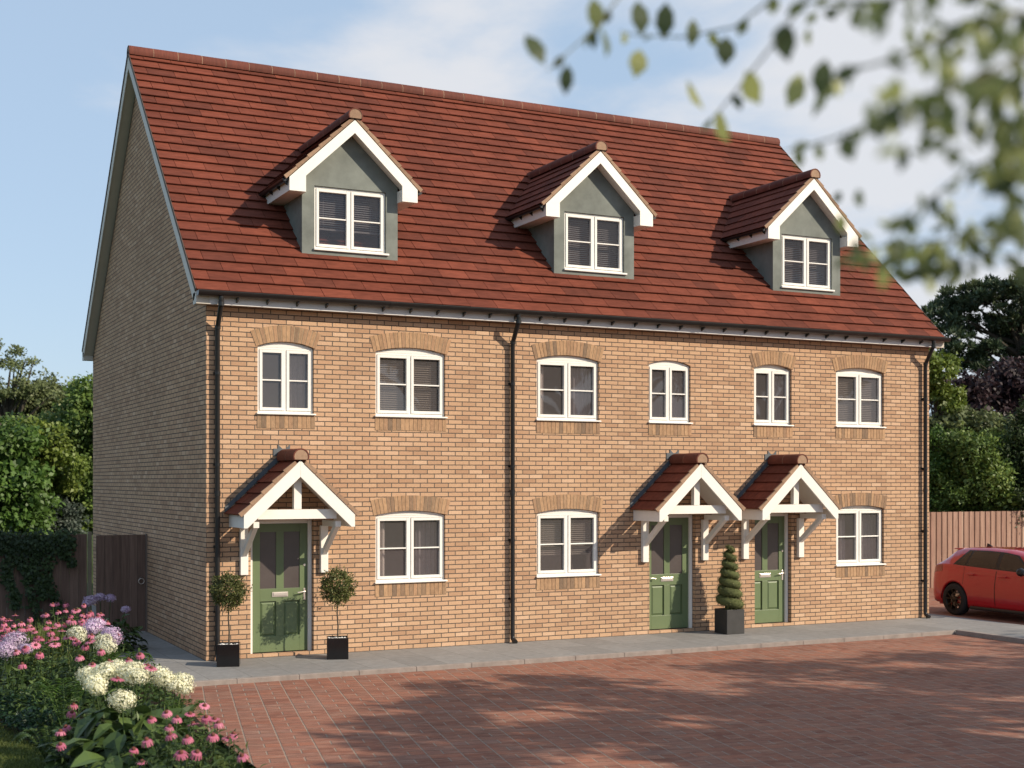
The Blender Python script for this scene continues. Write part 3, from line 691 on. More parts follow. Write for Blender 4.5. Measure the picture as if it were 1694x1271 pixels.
# eaves: fascia, soffit, brackets, gutter
for y0, y1, ya, yb in ((-OV, -OV + 0.022, -OV + 0.024, -0.002), (H_D + OV - 0.022, H_D + OV, H_D + 0.002, H_D + OV - 0.024)):
    b = MB(); b.box(0.002, H_L - 0.002, y0, y1, 5.43, 5.615); b.build('fascia', M_FASCIA, house)
    b = MB(); b.box(0.002, H_L - 0.002, ya, yb, 5.445, 5.46); b.build('soffit', M_FASCIA, house)
b = MB(); n = 12; gy, gz, gr = -OV - 0.095, 5.612, 0.076
P = [(gy + gr * math.cos(R(180 + 180 * k / n)), gz + gr * 1.0 * math.sin(R(180 + 180 * k / n))) for k in range(n + 1)]
xa, xb = -EV + 0.0, H_L + EV + 0.03
b.add([(xa, y, z) for y, z in P] + [(xb, y, z) for y, z in P], [(k, k + 1, n + 1 + k + 1, n + 1 + k) for k in range(n)], smooth=True)
P2 = [(gy + (gr - 0.006) * math.cos(R(180 + 180 * k / n)), gz + (gr - 0.006) * math.sin(R(180 + 180 * k / n))) for k in range(n + 1)]
b.add([(xa, y, z) for y, z in P2] + [(xb, y, z) for y, z in P2], [(k + 1, k, n + 1 + k, n + 1 + k + 1) for k in range(n)], smooth=True)
for x in (xa, xb): b.add([(x, y, z) for y, z in P], [tuple(range(n + 1))])
b.box(xa, xb, gy - gr - 0.004, gy - gr + 0.004, gz - 0.004, gz + 0.006)
for x in np.arange(2.9, H_L, 3.0): 
    b.add([(x - 0.03, y + (y - gy) * 0.08, gz + (z - gz) * 1.1) for y, z in P] + [(x + 0.03, y + (y - gy) * 0.08, gz + (z - gz) * 1.1) for y, z in P], [(k, k + 1, n + 1 + k + 1, n + 1 + k) for k in range(n)])
gut = b.build('gutter', M_BLACK, house)
x = 0.42
while x < H_L:
    b = MB()
    b.hexa([(x - 0.012, -OV - 0.001, 5.47), (x + 0.012, -OV - 0.001, 5.47), (x + 0.012, -OV - 0.001, 5.535), (x - 0.012, -OV - 0.001, 5.535),
            (x - 0.012, -OV - 0.095, 5.51), (x + 0.012, -OV - 0.095, 5.51), (x + 0.012, -OV - 0.095, 5.538), (x - 0.012, -OV - 0.095, 5.538)])
    x += 0.475
    b.build('gutter_bracket', M_BLACK, gut)
for px in (0.158, 5.20, 14.468):
    b = MB(); py = -0.072
    b.tube([(px, gy, 5.56), (px, gy, 5.47), (px, gy + 0.02, 5.40), (px, py - 0.02, 5.12), (px, py, 5.05), (px, py, 0.12), (px, py - 0.012, 0.075), (px, py - 0.09, 0.03)], 0.039, 12)
    for z in (5.43, 5.10): b.tube([(px, gy if z > 5.3 else py - 0.012, z + 0.03), (px, gy if z > 5.3 else py - 0.006, z - 0.03)], 0.047, 12)
    for z in (4.4, 3.0, 1.75, 0.75):
        b.tube([(px, py, z + 0.022), (px, py, z - 0.022)], 0.045, 12); b.box(px - 0.05, px + 0.05, -0.035, 0.0, z - 0.016, z + 0.016)
    b.tube([(px, py, 2.60), (px, py, 2.52)], 0.045, 12)
    b.tube([(px, py - 0.06, 0.045), (px, py - 0.10, 0.022)], 0.048, 12)
    b.build('downpipe', M_BLACK, house)

# ---- dormers
def dormer(xc, seed):
    yf, zb, hw = 0.645, 6.35, 0.835
    yb_, zl, apex, ow = 0.43, 7.42, 8.68, 1.11
    tp = (apex - 7.635) / ow; pit = math.atan(tp)
    yroof = lambda z: (z - ZT) / SL - OV      # main roof plane
    wx0, wx1, wz0, wz1 = xc - 0.625, xc + 0.625, 6.555, 7.585
    b = MB()
    inn = apex - 0.30      # inner apex of the gable wall (under the boards)
    zw = inn - tp * hw
    # front wall with window opening
    def fq(xa, za, xb, zb2, xc2, zc2, xd, zd): b.quad((xa, yf, za), (xb, yf, zb2), (xc2, yf, zc2), (xd, yf, zd))
    top = lambda x: inn + 0.1 - tp * abs(x - xc)
    fq(xc - hw, zb, wx0, zb, wx0, top(wx0), xc - hw, top(xc - hw)); fq(wx1, zb, xc + hw, zb, xc + hw, top(xc + hw), wx1, top(wx1))
    fq(wx0, zb, wx1, zb, wx1, wz0, wx0, wz0)
    b.add([(wx0, yf, wz1), (wx1, yf, wz1), (wx1, yf, top(wx1)), (xc, yf, top(xc)), (wx0, yf, top(wx0))], [(0, 1, 2, 3, 4)])
    d = 0.09
    b.quad((wx0, yf, wz0), (wx0, yf, wz1), (wx0, yf + d, wz1), (wx0, yf + d, wz0)); b.quad((wx1, yf, wz1), (wx1, yf, wz0), (wx1, yf + d, wz0), (wx1, yf + d, wz1))
    b.quad((wx0, yf, wz0), (wx0, yf + d, wz0), (wx1, yf + d, wz0), (wx1, yf, wz0)); b.quad((wx0, yf, wz1), (wx1, yf, wz1), (wx1, yf + d, wz1), (wx0, yf + d, wz1))
    for s in (-1, 1):      # cheeks
        x = xc + s * hw; pts = [(x, yf, zb), (x, yf, 7.75), (x, yroof(7.75) + 0.2, 7.75), (x, yroof(zb) + 0.2, zb)]
        b.quad(*(pts if s < 0 else pts[::-1]))
    dm = b.build('dormer', M_RENDER, house)
    # window
    bb = MB(); y = yf + 0.035
    gl = casements(bb, wx0 + 0.004, wx1 - 0.004, wz0 + 0.004, wz1 - 0.004, y)
    wf = bb.build('window_frame', M_UPVC, dm, bevel=0.004)
    pane(gl, y + 0.03, dm, M_GLASSD)
    bb = MB(); bb.box(wx0 - 0.015, wx1 + 0.045, yf - 0.04, yf + 0.04, wz0 - 0.028, wz0 + 0.004); bb.build('sill', M_UPVC, dm, bevel=0.004)
    room(wx0 - 0.15, wx1 + 0.15, wz0 - 0.2, wz1 + 0.2, yf + 0.12, yf + 1.5, dm)
    blind(wx0 + 0.03, wx1 - 0.03, wz0 + (0.36 if seed == 1 else 0.05), wz1, yf + 0.19, dm)
    # bargeboards with boxed feet
    bb = MB()
    v = 0.215
    for s in (-1, 1):
        foot = [(xc + s * ow, zl), (xc + s * (ow - 0.275), zl), (xc + s * (ow - 0.275), apex - v - tp * (ow - 0.275)), (xc, apex - v), (xc, apex), (xc + s * ow, apex - tp * ow)]
        if s > 0: foot = foot[::-1]
        # two convex pieces
        q1 = [(xc + s * ow, zl), (xc + s * (ow - 0.275), zl), (xc + s * (ow - 0.275), apex - tp * (ow - 0.275)), (xc + s * ow, apex - tp * ow)]
        q2 = [(xc + s * (ow - 0.275), apex - v - tp * (ow - 0.275)), (xc, apex - v), (xc, apex), (xc + s * (ow - 0.275), apex - tp * (ow - 0.275))]
        for q in (q1, q2):
            if s > 0: q = q[::-1]
            bb.poly_xz(q, yb_, yb_ + 0.03)
    bb.build('bargeboard', M_WHITE, dm)
    # sloping verge soffit and boxed eaves running back to the roof
    bb = MB()
    for s in (-1, 1):
        a = (xc, apex - v + 0.02); c = (xc + s * (hw + 0.13), apex - v + 0.02 - tp * (hw + 0.13))
        P = [(a[0], yb_ + 0.03, a[1]), (c[0], yb_ + 0.03, c[1]), (c[0], yf + 0.02, c[1]), (a[0], yf + 0.02, a[1])]
        Q = [(p[0], p[1], p[2] + 0.015) for p in P]; bb.hexa(P + Q)
        xo, xi = xc + s * (ow - 0.002), xc + s * (hw - 0.01); x0, x1 = min(xo, xi), max(xo, xi)
        yend = yroof(zl) + 0.05
        P = [(x0, yb_ + 0.031, zl + 0.001), (x1, yb_ + 0.031, zl + 0.001), (x1, yroof(zl) + 0.1, zl + 0.001), (x0, yroof(zl) + 0.1, zl + 0.001),
             (x0, yb_ + 0.031, zl + 0.195), (x1, yb_ + 0.031, zl + 0.195), (x1, yroof(zl + 0.195) + 0.1, zl + 0.195), (x0, yroof(zl + 0.195) + 0.1, zl + 0.195)]
        bb.hexa(P)
    bb.build('eaves_box', M_WHITE, dm)
    # tiled slopes
    for s in (-1, 1):
        vv = Vector((-s * math.cos(pit), 0, math.sin(pit))); nn = Vector((s * math.sin(pit), 0, math.cos(pit)))
        ov = ow + 0.045; O = Vector((xc + s * ov, yb_ + 0.0, apex - tp * ov)) + nn * 0.035
        vl = ov / math.cos(pit)
        ylen = 3.9
        if s < 0: tiles('tiles', O + Vector((0, ylen, 0)), (0, -1, 0), vv, nn, ylen, vl, vl / 6.0, 0.5, dm, t=0.019, seed=seed * 10 + 1)
        else: tiles('tiles', O, (0, 1, 0), vv, nn, ylen, vl, vl / 6.0, 0.5, dm, t=0.019, seed=seed * 10 + 2)
        # deck under the tiles
        # verge mortar strip on the front edge
        vb = MB(); g = vl / 6.0; O2 = Vector((xc + s * ov, yb_ - 0.008, apex - tp * ov))
        for r in range(6):
            P = []
            for yy in (0.0, 0.035):
                for (av, ah) in ((r * g + 0.003, 0.012), ((r + 1) * g - 0.002, 0.012), ((r + 1) * g - 0.002, 0.057), (r * g + 0.003, 0.078)):
                    P.append(O2 + vv * av + nn * ah + Vector((0, yy, 0)))
            if s > 0: P = [P[1], P[0], P[3], P[2], P[5], P[4], P[7], P[6]]
            vb.hexa(P)
        vb.build('verge', M_VERGE, dm)
        # gutter along the dormer eaves with small brackets
        gb = MB(); gx, gzz = xc + s * (ow + 0.055), apex - tp * ow - 0.02; n = 8; ye = yroof(gzz) + 0.15
        arc = [(gx + 0.05 * math.cos(R(180 + 180 * k / n)), gzz + 0.05 * math.sin(R(180 + 180 * k / n))) for k in range(n + 1)]
        gb.add([(x, yb_ + 0.05, z) for x, z in arc] + [(x, ye, z) for x, z in arc], [(k, k + 1, n + 2 + k, n + 1 + k) for k in range(n)], smooth=True)
        gb.add([(x, yb_ + 0.05, z) for x, z in arc], [tuple(range(n + 1))])
        for yy in np.arange(yb_ + 0.1, ye, 0.42):
            xa = xc + s * (ow - 0.001); gb.hexa([(xa, yy, gzz - 0.10), (xa, yy + 0.02, gzz - 0.10), (xa, yy + 0.02, gzz - 0.03), (xa, yy, gzz - 0.03),
                     (gx, yy, gzz - 0.062), (gx, yy + 0.02, gzz - 0.062), (gx, yy + 0.02, gzz - 0.03), (gx, yy, gzz - 0.03)])
        gb.build('gutter', M_BLACK, dm)
    ridge('ridge_tiles', (xc, yb_ - 0.05, apex + 0.065), (xc, yroof(apex + 0.1) + 0.35, apex + 0.065), 0.128, dm, 0.43, True, seed)
    return dm
for i, xc in enumerate((2.558, 7.222, 12.064)): dormer(xc, i + 1)

# ---- porch canopies
def porch(xc, seed):
    yp, apex, ow, zl = -0.86, 3.062, 0.87, 2.045
    tp = (apex - 2.242) / ow; pit = math.atan(tp); v = 0.25
    b = MB()
    for s in (-1, 1):
        x1 = xc + s * ow; zb1 = apex - v - tp * ow
        xk = xc + s * (apex - v - zl) / tp       # where the lower edge meets the level cut
        q = [(x1, zl), (xk, zl), (xc, apex - v), (xc, apex), (x1, apex - tp * ow)]
        if s > 0: q = q[::-1]
        b.poly_xz(q, yp, yp + 0.04)
        # side fascia / eaves beam back to the wall
        xa, xb = min(x1, x1 - s * 0.05), max(x1, x1 - s * 0.05)
        b.box(xa, xb, yp + 0.042, -0.002, zl, apex - tp * ow - 0.01)
        # boarded underside of the slope
        P = [(xc, yp + 0.042, apex - 0.03), (x1 - s * 0.052, yp + 0.042, apex - 0.03 - tp * (ow - 0.052)), (x1 - s * 0.052, -0.004, apex - 0.03 - tp * (ow - 0.052)), (xc, -0.004, apex - 0.03)]
        b.hexa([(p[0], p[1], p[2] - 0.02) for p in P] + P)
    b.box(xc - 0.62, xc + 0.62, yp + 0.13, yp + 0.20, 2.172, 2.318)            # tie beam
    b.box(xc - 0.06, xc + 0.06, yp + 0.135, yp + 0.23, 2.322, apex - v + 0.04)     # king post
    pc = b.build('porch_canopy', M_WHITE, house, bevel=0.004)
    for s in (-1, 1):
        x = xc + s * 0.645; bb = MB()
        bb.box(x - 0.06, x + 0.06, -0.075, -0.001, 1.30, 2.043)
        bb.beam((x, -0.05, 1.62), (x, yp + 0.16, 2.10), 0.075, 0.085)
        bb.box(x - 0.045, x + 0.045, yp + 0.13, -0.076, 2.044, 2.135)
        bb.build('bracket', M_WHITE, pc, bevel=0.004)
        vv = Vector((-s * math.cos(pit), 0, math.sin(pit))); nn = Vector((s * math.sin(pit), 0, math.cos(pit)))
        ov = ow + 0.035; O = Vector((xc + s * ov, yp + 0.0, apex - tp * ov)) + nn * 0.02; vl = ov / math.cos(pit); ylen = -0.004 - (yp + 0.0)
        if s < 0: tiles('tiles', O + Vector((0, ylen, 0)), (0, -1, 0), vv, nn, ylen, vl, vl / 5.3, 0.86, pc, t=0.021, seed=seed * 20 + 1)
        else: tiles('tiles', O, (0, 1, 0), vv, nn, ylen, vl, vl / 5.3, 0.86, pc, t=0.021, seed=seed * 20 + 2)
        vb = MB(); g = vl / 5.3; O2 = Vector((xc + s * ov, yp - 0.010, apex - tp * ov))
        for r in range(5):
            P = []
            for yy in (0.0, 0.035):
                for (av, ah) in ((r * g + 0.003, 0.004), ((r + 1) * g - 0.002, 0.004), ((r + 1) * g - 0.002, 0.052), (r * g + 0.003, 0.076)):
                    P.append(O2 + vv * av + nn * ah + Vector((0, yy, 0)))
            if s > 0: P = [P[1], P[0], P[3], P[2], P[5], P[4], P[7], P[6]]
            vb.hexa(P)
        vb.build('verge', M_VERGE, pc)
        fb = MB()      # stepped lead flashing against the wall
        for r in range(6):
            a0 = O + vv * (r * g - 0.02); a1 = O + vv * ((r + 1) * g - 0.01)
            P = [(a0.x, -0.012, a0.z + 0.055), (a1.x, -0.012, a1.z + 0.055), (a1.x, -0.012, a1.z + 0.14), (a0.x, -0.012, a0.z + 0.15)]
            Q = [(p[0], -0.001, p[2]) for p in P]
            if s > 0: P, Q = P[::-1], Q[::-1]
            fb.hexa(P + Q)
        fb.build('flashing', M_LEAD, pc)
    ridge('ridge_tile', (xc, yp - 0.05, apex + 0.058), (xc, -0.03, apex + 0.058), 0.128, pc, 0.42, True, seed)
    bb = MB(); bb.box(xc - 0.17, xc + 0.06, -0.014, -0.001, apex + 0.08, apex + 0.195); bb.build('flashing', M_LEAD, pc)
    return pc
for i, xc in enumerate((1.222, 8.510, 10.705)): porch(xc, i + 1)

# ---- doors
def door(fx0, fx1, handle_right):
    y = 0.10; fw = 0.058
    b = MB(); b.box(fx0, fx0 + fw, y, y + 0.08, DZ0, DZ1); b.box(fx1 - fw, fx1, y, y + 0.08, DZ0, DZ1); b.box(fx0 + fw, fx1 - fw, y, y + 0.08, DZ1 - fw, DZ1)
    b.box(fx1 - fw, fx1, y - 0.012, y - 0.002, DZ0, DZ1)
    x0, x1, z0, z1 = fx0 + fw + 0.003, fx1 - fw - 0.003, DZ0 + 0.012, DZ1 - fw - 0.003
    yl = y + 0.028; xm = (x0 + x1) / 2; w = x1 - x0
    st, ms = 0.125 * w / 0.9, 0.062; zr0, zr1 = 0.86, 1.06
    d = MB()
    zb = z0 + 0.245; zt = z1 - 0.13
    d.box(x0, x0 + st, yl, yl + 0.045, z0, z1); d.box(x1 - st, x1, yl, yl + 0.045, z0, z1)
    d.box(x0 + st, x1 - st, yl, yl + 0.045, z0, zb); d.box(x0 + st, x1 - st, yl, yl + 0.045, zr0, zr1); d.box(x0 + st, x1 - st, yl, yl + 0.045, zt, z1)
    d.box(xm - ms, xm + ms, yl, yl + 0.045, zb, zr0); d.box(xm - ms, xm + ms, yl, yl + 0.045, zr1, zt)
    for a, c in ((x0 + st, xm - ms), (xm + ms, x1 - st)):       # raised and fielded lower panels
        m_ = 0.035
        d.quad((a, yl + 0.032, zb), (c, yl + 0.032, zb), (c, yl + 0.032, zr0), (a, yl + 0.032, zr0))
        q = [(a + 0.012, zb + 0.012), (c - 0.012, zb + 0.012), (c - 0.012, zr0 - 0.012), (a + 0.012, zr0 - 0.012)]
        i_ = [(a + 0.042, zb + 0.042), (c - 0.042, zb + 0.042), (c - 0.042, zr0 - 0.042), (a + 0.042, zr0 - 0.042)]
        vs = [(p[0], yl + 0.030, p[1]) for p in q] + [(p[0], yl + 0.013, p[1]) for p in i_]
        d.add(vs, [(0, 1, 5, 4), (1, 2, 6, 5), (2, 3, 7, 6), (3, 0, 4, 7), (4, 5, 6, 7)])
    do = d.build('door', M_GREEN, house, bevel=0.003)
    b.build('door_frame', M_UPVC, do, bevel=0.003)
    g = MB()
    for a, c in ((x0 + st, xm - ms), (xm + ms, x1 - st)): g.box(a, c, yl + 0.015, yl + 0.02, zr1, zt)
    g.build('glazing', plain('obscured_grey_glass', (0.085, 0.070, 0.066), 0.25, var=0.06), do)
    lp = MB(); zc = 0.965
    lp.box(xm - 0.13, xm + 0.13, yl - 0.010, yl - 0.001, zc - 0.038, zc + 0.038); lp.box(xm - 0.11, xm + 0.11, yl - 0.018, yl - 0.0105, zc - 0.022, zc + 0.026)
    lp.build('letter_plate', M_METAL, do, bevel=0.003)
    hx = x1 - 0.045 if handle_right else x0 + 0.06; s = -1 if handle_right else 1
    h = MB(); h.box(hx - 0.02, hx + 0.02, yl - 0.010, yl - 0.001, 0.865, 1.05)
    h.tube([(hx, yl - 0.01, 1.0), (hx, yl - 0.055, 1.0), (hx + s * 0.03, yl - 0.06, 0.997), (hx + s * 0.13, yl - 0.055, 0.985)], 0.010, 8)
    h.build('handle', M_METAL, do, bevel=0.002)
    k = MB(); k.lathe([(0.02, -0.008), (0.02, 0.0)], (hx, yl, 1.42), 12, 'y'); k.add([(hx + 0.02 * math.cos(a * math.pi / 6), yl - 0.008, 1.42 + 0.02 * math.sin(a * math.pi / 6)) for a in range(12)], [tuple(range(12))])
    k.build('lock', M_METAL, do)
    th = MB(); th.box(fx0, fx1, 0.102, 0.2, 0.0, DZ0 - 0.002); th.build('threshold', M_LEAD, do)
door(DOORS[0][2], DOORS[0][3], True); door(DOORS[1][2], DOORS[1][3], False); door(DOORS[2][2], DOORS[2][3], True)

# ------------------------------------------------------------------ side gate and garden fences
def wood_mat(name, stops):
    return rnd_mat(name, stops, rough=0.85, nscale=(26, 26, 1.6), nvar=0.35, bump=0.002, bscale=35)
M_DWOOD = wood_mat('dark_brown_boards', [(0, (0.140, 0.086, 0.066)), (1, (0.205, 0.130, 0.100))])
M_PWOOD = wood_mat('pinkish_slats', [(0, (0.26, 0.155, 0.115)), (0.5, (0.33, 0.21, 0.155)), (0.85, (0.30, 0.18, 0.135)), (1, (0.44, 0.31, 0.235))])
gate = empty('garden_gate', (-0.47, 4.42, 0), 0, 'dark brown boarded side gate with ring handle against the brick gable', 'gate')
b = MB(); n = 6
for k in range(n): b.box(-0.43 + k * 0.145, -0.43 + (k + 1) * 0.145 - 0.004, 0.0, 0.028, 0.02, 1.775)
for z in (0.3, 1.5): b.box(-0.43, 0.436, 0.029, 0.06, z, z + 0.09)
b.build('board', M_DWOOD, gate, bevel=0.003)
b = MB(); b.box(0.44, 0.468, -0.02, 0.07, 0, 1.79); b.build('frame', plain('gate_frame', (0.17, 0.125, 0.10), 0.8), gate)
b = MB(); b.lathe([(0.03, -0.012), (0.03, 0.0)], (0.36, -0.001, 0.98), 14, 'y')
ring = [(0.36 + 0.05 * math.sin(a * math.pi / 8), -0.02, 0.93 + 0.05 * math.cos(a * math.pi / 8)) for a in range(17)]
b.tube(ring, 0.007, 6, False); b.build('ring_handle', M_METAL, gate)
fl = empty('garden_fence', (-0.98, 4.44, 0), 0, 'dark brown close boarded fence behind the flower bed left of the gate', 'fence')
b = MB(); x = -0.075
while x > -14:
    w = 0.15; b.box(x - w, x - 0.004, 0.0, 0.022, -0.1, 1.80 + random.uniform(-0.004, 0.004)); x -= w
for z in (0.3, 1.0, 1.6): b.box(-14, -0.08, 0.023, 0.07, z, z + 0.08)
b.build('board', M_DWOOD, fl)
b = MB(); b.box(-0.06, 0.0, -0.03, 0.06, -0.1, 1.84); b.build('post', plain('pale_gate_post', (0.20, 0.165, 0.11), 0.85, var=0.2), fl)
for k in range(6):
    b = MB(); xx = -2.6 - 2.0 * k; b.box(xx, xx + 0.09, 0.072, 0.16, -0.1, 1.82); b.build('post', M_DWOOD, fl)
fr = empty('slat_fence', (15.2, 6.2, 0), 0, 'tall fence of narrow pinkish brown vertical slats behind the red car', 'fence')
b = MB(); x = 0.0; k = 0
while x < 22:
    if k % 2 == 0: b.box(x, x + 0.098, 0.0, 0.025, -0.1, 1.93 + random.uniform(-0.003, 0.003))
    else: b.box(x + 0.002, x + 0.096, 0.022, 0.047, -0.1, 1.925)
    x += 0.098; k += 1
b.build('slat', M_PWOOD, fr)
b = MB()
for z in (0.3, 1.0, 1.65): b.box(0, 22, 0.05, 0.09, z, z + 0.08)
b.build('rail', M_PWOOD, fr)
tag(gate); 

# ------------------------------------------------------------------ planters
def planter_box(root, w, h, m, wall=0.018):
    b = MB(); a = w / 2
    b.box(-a, a, -a, -a + wall, 0, h); b.box(-a, a, a - wall, a, 0, h); b.box(-a, -a + wall, -a + wall, a - wall, 0, h); b.box(a - wall, a, -a + wall, a - wall, 0, h)
    b.box(-a + wall, a - wall, -a + wall, a - wall, 0.01, h - 0.05)
    return b.build('planter', m, root, bevel=0.005)
def pebbles(root, w, z):
    b = MB()
    for i in range(70):
        x, y = random.uniform(-w, w), random.uniform(-w, w); r = random.uniform(0.012, 0.024)
        b.lathe([(0.0, r * 0.7), (r * 0.75, r * 0.5), (r, 0.0), (r * 0.7, -r * 0.5)], (x, y, z + random.uniform(-0.008, 0.008)), 7)
    b.build('pebbles', M_PEBBLE, root)
def lollipop(loc, rz, label, seed, squash):
    rg = np.random.default_rng(seed)
    root = empty('potted_tree', loc, rz, label, 'potted tree', 'clipped standard trees either side of the left door')
    planter_box(root, 0.33, 0.33, M_GLOSSPOT); pebbles(root, 0.14, 0.30)
    b = MB(); b.tube([(0, 0, 0.28), (0.008, 0.004, 0.5), (-0.006, 0, 0.7), (0.002, 0.003, 0.88), (0, 0, 1.0)], [0.013, 0.012, 0.011, 0.011, 0.012], 7)
    for k in range(9):
        a = k * 2.4; b.tube([(0, 0, 0.93), (0.12 * math.cos(a), 0.12 * math.sin(a), 1.05 + 0.08 * math.sin(k))], [0.006, 0.003], 5, False)
    b.build('trunk', M_BARK, root)
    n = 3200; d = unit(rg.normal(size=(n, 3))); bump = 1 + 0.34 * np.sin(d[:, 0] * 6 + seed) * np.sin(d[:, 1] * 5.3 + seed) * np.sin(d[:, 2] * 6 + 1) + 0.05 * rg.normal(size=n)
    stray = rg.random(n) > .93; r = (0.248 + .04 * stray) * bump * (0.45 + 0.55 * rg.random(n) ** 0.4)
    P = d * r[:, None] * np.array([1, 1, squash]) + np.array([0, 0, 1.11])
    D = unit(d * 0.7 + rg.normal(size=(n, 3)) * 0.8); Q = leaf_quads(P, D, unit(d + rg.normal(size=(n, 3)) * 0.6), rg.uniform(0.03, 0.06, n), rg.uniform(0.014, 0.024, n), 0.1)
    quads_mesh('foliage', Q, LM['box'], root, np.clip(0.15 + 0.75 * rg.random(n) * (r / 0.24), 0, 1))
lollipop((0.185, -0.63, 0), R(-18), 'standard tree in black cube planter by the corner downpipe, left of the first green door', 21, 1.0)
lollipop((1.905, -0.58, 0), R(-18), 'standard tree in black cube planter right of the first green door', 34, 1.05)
def spiral(loc, rz):
    rg = np.random.default_rng(5)
    root = empty('spiral_topiary', loc, rz, 'clipped spiral topiary in dark grey square planter between the two right hand doors', 'topiary')
    planter_box(root, 0.385, 0.44, M_SLATEPOT); b = MB(); b.box(-0.17, 0.17, -0.17, 0.17, 0.38, 0.41); b.build('soil', M_SOIL, root)
    turns = 6.5; T = np.linspace(0, 1, 160)
    def helix(t):
        z = 0.50 + 1.06 * t ** 0.92; Rr = 0.138 * (1 - t) ** 0.8 + 0.032; a = -2 * math.pi * turns * t
        return np.stack([Rr * np.cos(a), Rr * np.sin(a), z], -1)
    rad = lambda t: 0.068 * (1 - t) ** 0.6 + 0.040
    b = MB(); hp = helix(T); b.tube([tuple(p) for p in hp], list(rad(T) * 0.82), 9); b.tube([(0, 0, 0.4), (0, 0, 1.5)], [0.09, 0.01], 8); b.build('trunk', plain('topiary_inner', (0.075, 0.085, 0.026), 0.95, var=.3), root)
    n = 9000; t = rg.random(n) ** 1.25; c = helix(t); d = unit(rg.normal(size=(n, 3))); r = rad(t) * rg.uniform(0.82, 1.16, n)
    P = c + d * r[:, None]; D = unit(d * 0.6 + rg.normal(size=(n, 3)))
    Q = leaf_quads(P, D, d, rg.uniform(0.014, 0.026, n), rg.uniform(0.009, 0.015, n), 0.0)
    quads_mesh('foliage', Q, LM['box'], root, np.clip(rg.random(n), 0, 1))
spiral((9.37, -0.50, 0), 0)
#PART2
# ------------------------------------------------------------------ trees and shrubs
def crown_points(rg, blobs, n, shell=0.5):
    """n points spread through a list of ellipsoids (x,y,z,rx,ry,rz), denser near the outside; also outward normals"""
    B = np.array(blobs, float); vol = (B[:, 3] * B[:, 4] * B[:, 5]) ** 0.75; idx = rg.choice(len(B), n, p=vol / vol.sum())
    d = unit(rg.normal(size=(n, 3))); r = rg.random(n) ** shell
    return B[idx, :3] + d * r[:, None] * B[idx, 3:], d, idx
def crown_mesh(name, rg, blobs, n, L, W, mat, parent, shell=0.45, droop=0.0, jit=0.05, up=0.35, rnd_lo=0.0):
    P, d, idx = crown_points(rg, blobs, n, shell)
    P = P + rg.normal(size=P.shape) * jit
    D = unit(d * 0.6 + rg.normal(size=(n, 3)) * 0.75 + np.array([0, 0, -droop]))
    Nn = unit(d * 0.6 + np.array([.25, -.3, up]) + rg.normal(size=(n, 3)) * 0.5)
    q = leaf_quads(P, D, Nn, rg.uniform(L * 0.65, L * 1.3, n), rg.uniform(W * 0.65, W * 1.3, n), 0.08)
    tone = rg.random(len(blobs))[idx] * 0.45 + rg.random(n) * 0.55
    return quads_mesh(name, q, mat, parent, np.clip(rnd_lo + tone * (1 - rnd_lo), 0, 1))
def sub_blobs(rg, big, per, k=(0.28, 0.5), flat=0.8):
    out = []
    for (x, y, z, rx, ry, rz) in big:
        d = unit(rg.normal(size=(per, 3))); r = rg.uniform(0.55, 1.0, per)
        for i in range(per):
            s = rg.uniform(*k); c = d[i] * r[i]
            out.append((x + c[0] * rx, y + c[1] * ry, z + c[2] * rz, s * (rx + ry) / 2, s * (rx + ry) / 2, s * rz * flat))
    return out
def tree(name, label, base, blobs, n, L, W, mat, seed, trunk_h=None, trunk_r=0.15, per=14, k=(0.28, 0.5), cat='tree', limbs=8, shell=0.45, droop=0.1, core=True, flat=0.85, group=None, bark=None, jit=0.05):
    """blobs relative to base"""
    rg = np.random.default_rng(seed); rr = random.Random(seed)
    root = empty(name, base, 0, label, cat, group)
    sb = sub_blobs(rg, blobs, per, k, flat)
    crown_mesh('crown', rg, sb, n, L, W, mat, root, shell, droop, jit)
    b = MB(); bz = np.array(blobs); cx, cy = bz[:, 0].mean(), bz[:, 1].mean(); th = trunk_h if trunk_h else bz[:, 2].mean()
    b.tube([(0, 0, -0.2), (0.02, 0, th * 0.3), (cx * 0.3, cy * 0.3, th * 0.65), (cx * 0.6, cy * 0.6, th)], [trunk_r, trunk_r * 0.85, trunk_r * 0.7, trunk_r * 0.45], 8)
    for i in range(limbs):
        t = sb[rr.randrange(len(sb))]; z0 = th * rr.uniform(0.4, 0.95); a = Vector((cx * 0.5 * z0 / th, cy * 0.5 * z0 / th, z0)); e = Vector(t[:3])
        if e.z < z0 * 0.5: continue
        m = a.lerp(e, 0.5) + Vector((rr.uniform(-.15, .15), rr.uniform(-.15, .15), 0.12 * (e - a).length * rr.uniform(-0.3, 1)))
        b.tube([a, a.lerp(m, 0.55), m, m.lerp(e, 0.6), e], [trunk_r * 0.42, trunk_r * 0.34, trunk_r * 0.26, trunk_r * 0.17, trunk_r * 0.07], 6, False)
    b.build('trunk', bark or M_BARK, root)
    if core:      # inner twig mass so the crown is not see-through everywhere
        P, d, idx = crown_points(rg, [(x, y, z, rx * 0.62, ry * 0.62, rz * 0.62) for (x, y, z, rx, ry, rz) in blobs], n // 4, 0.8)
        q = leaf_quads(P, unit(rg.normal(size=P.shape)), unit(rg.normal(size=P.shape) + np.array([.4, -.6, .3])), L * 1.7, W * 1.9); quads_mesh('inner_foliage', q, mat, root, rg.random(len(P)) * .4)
    return root
def G0(px, d): p = at_depth(px, 800, d); return (p.x, p.y, -0.16)
def rel(px, py, d, base): p = at_depth(px, py, d); return (p.x - base[0], p.y - base[1], p.z - base[2])
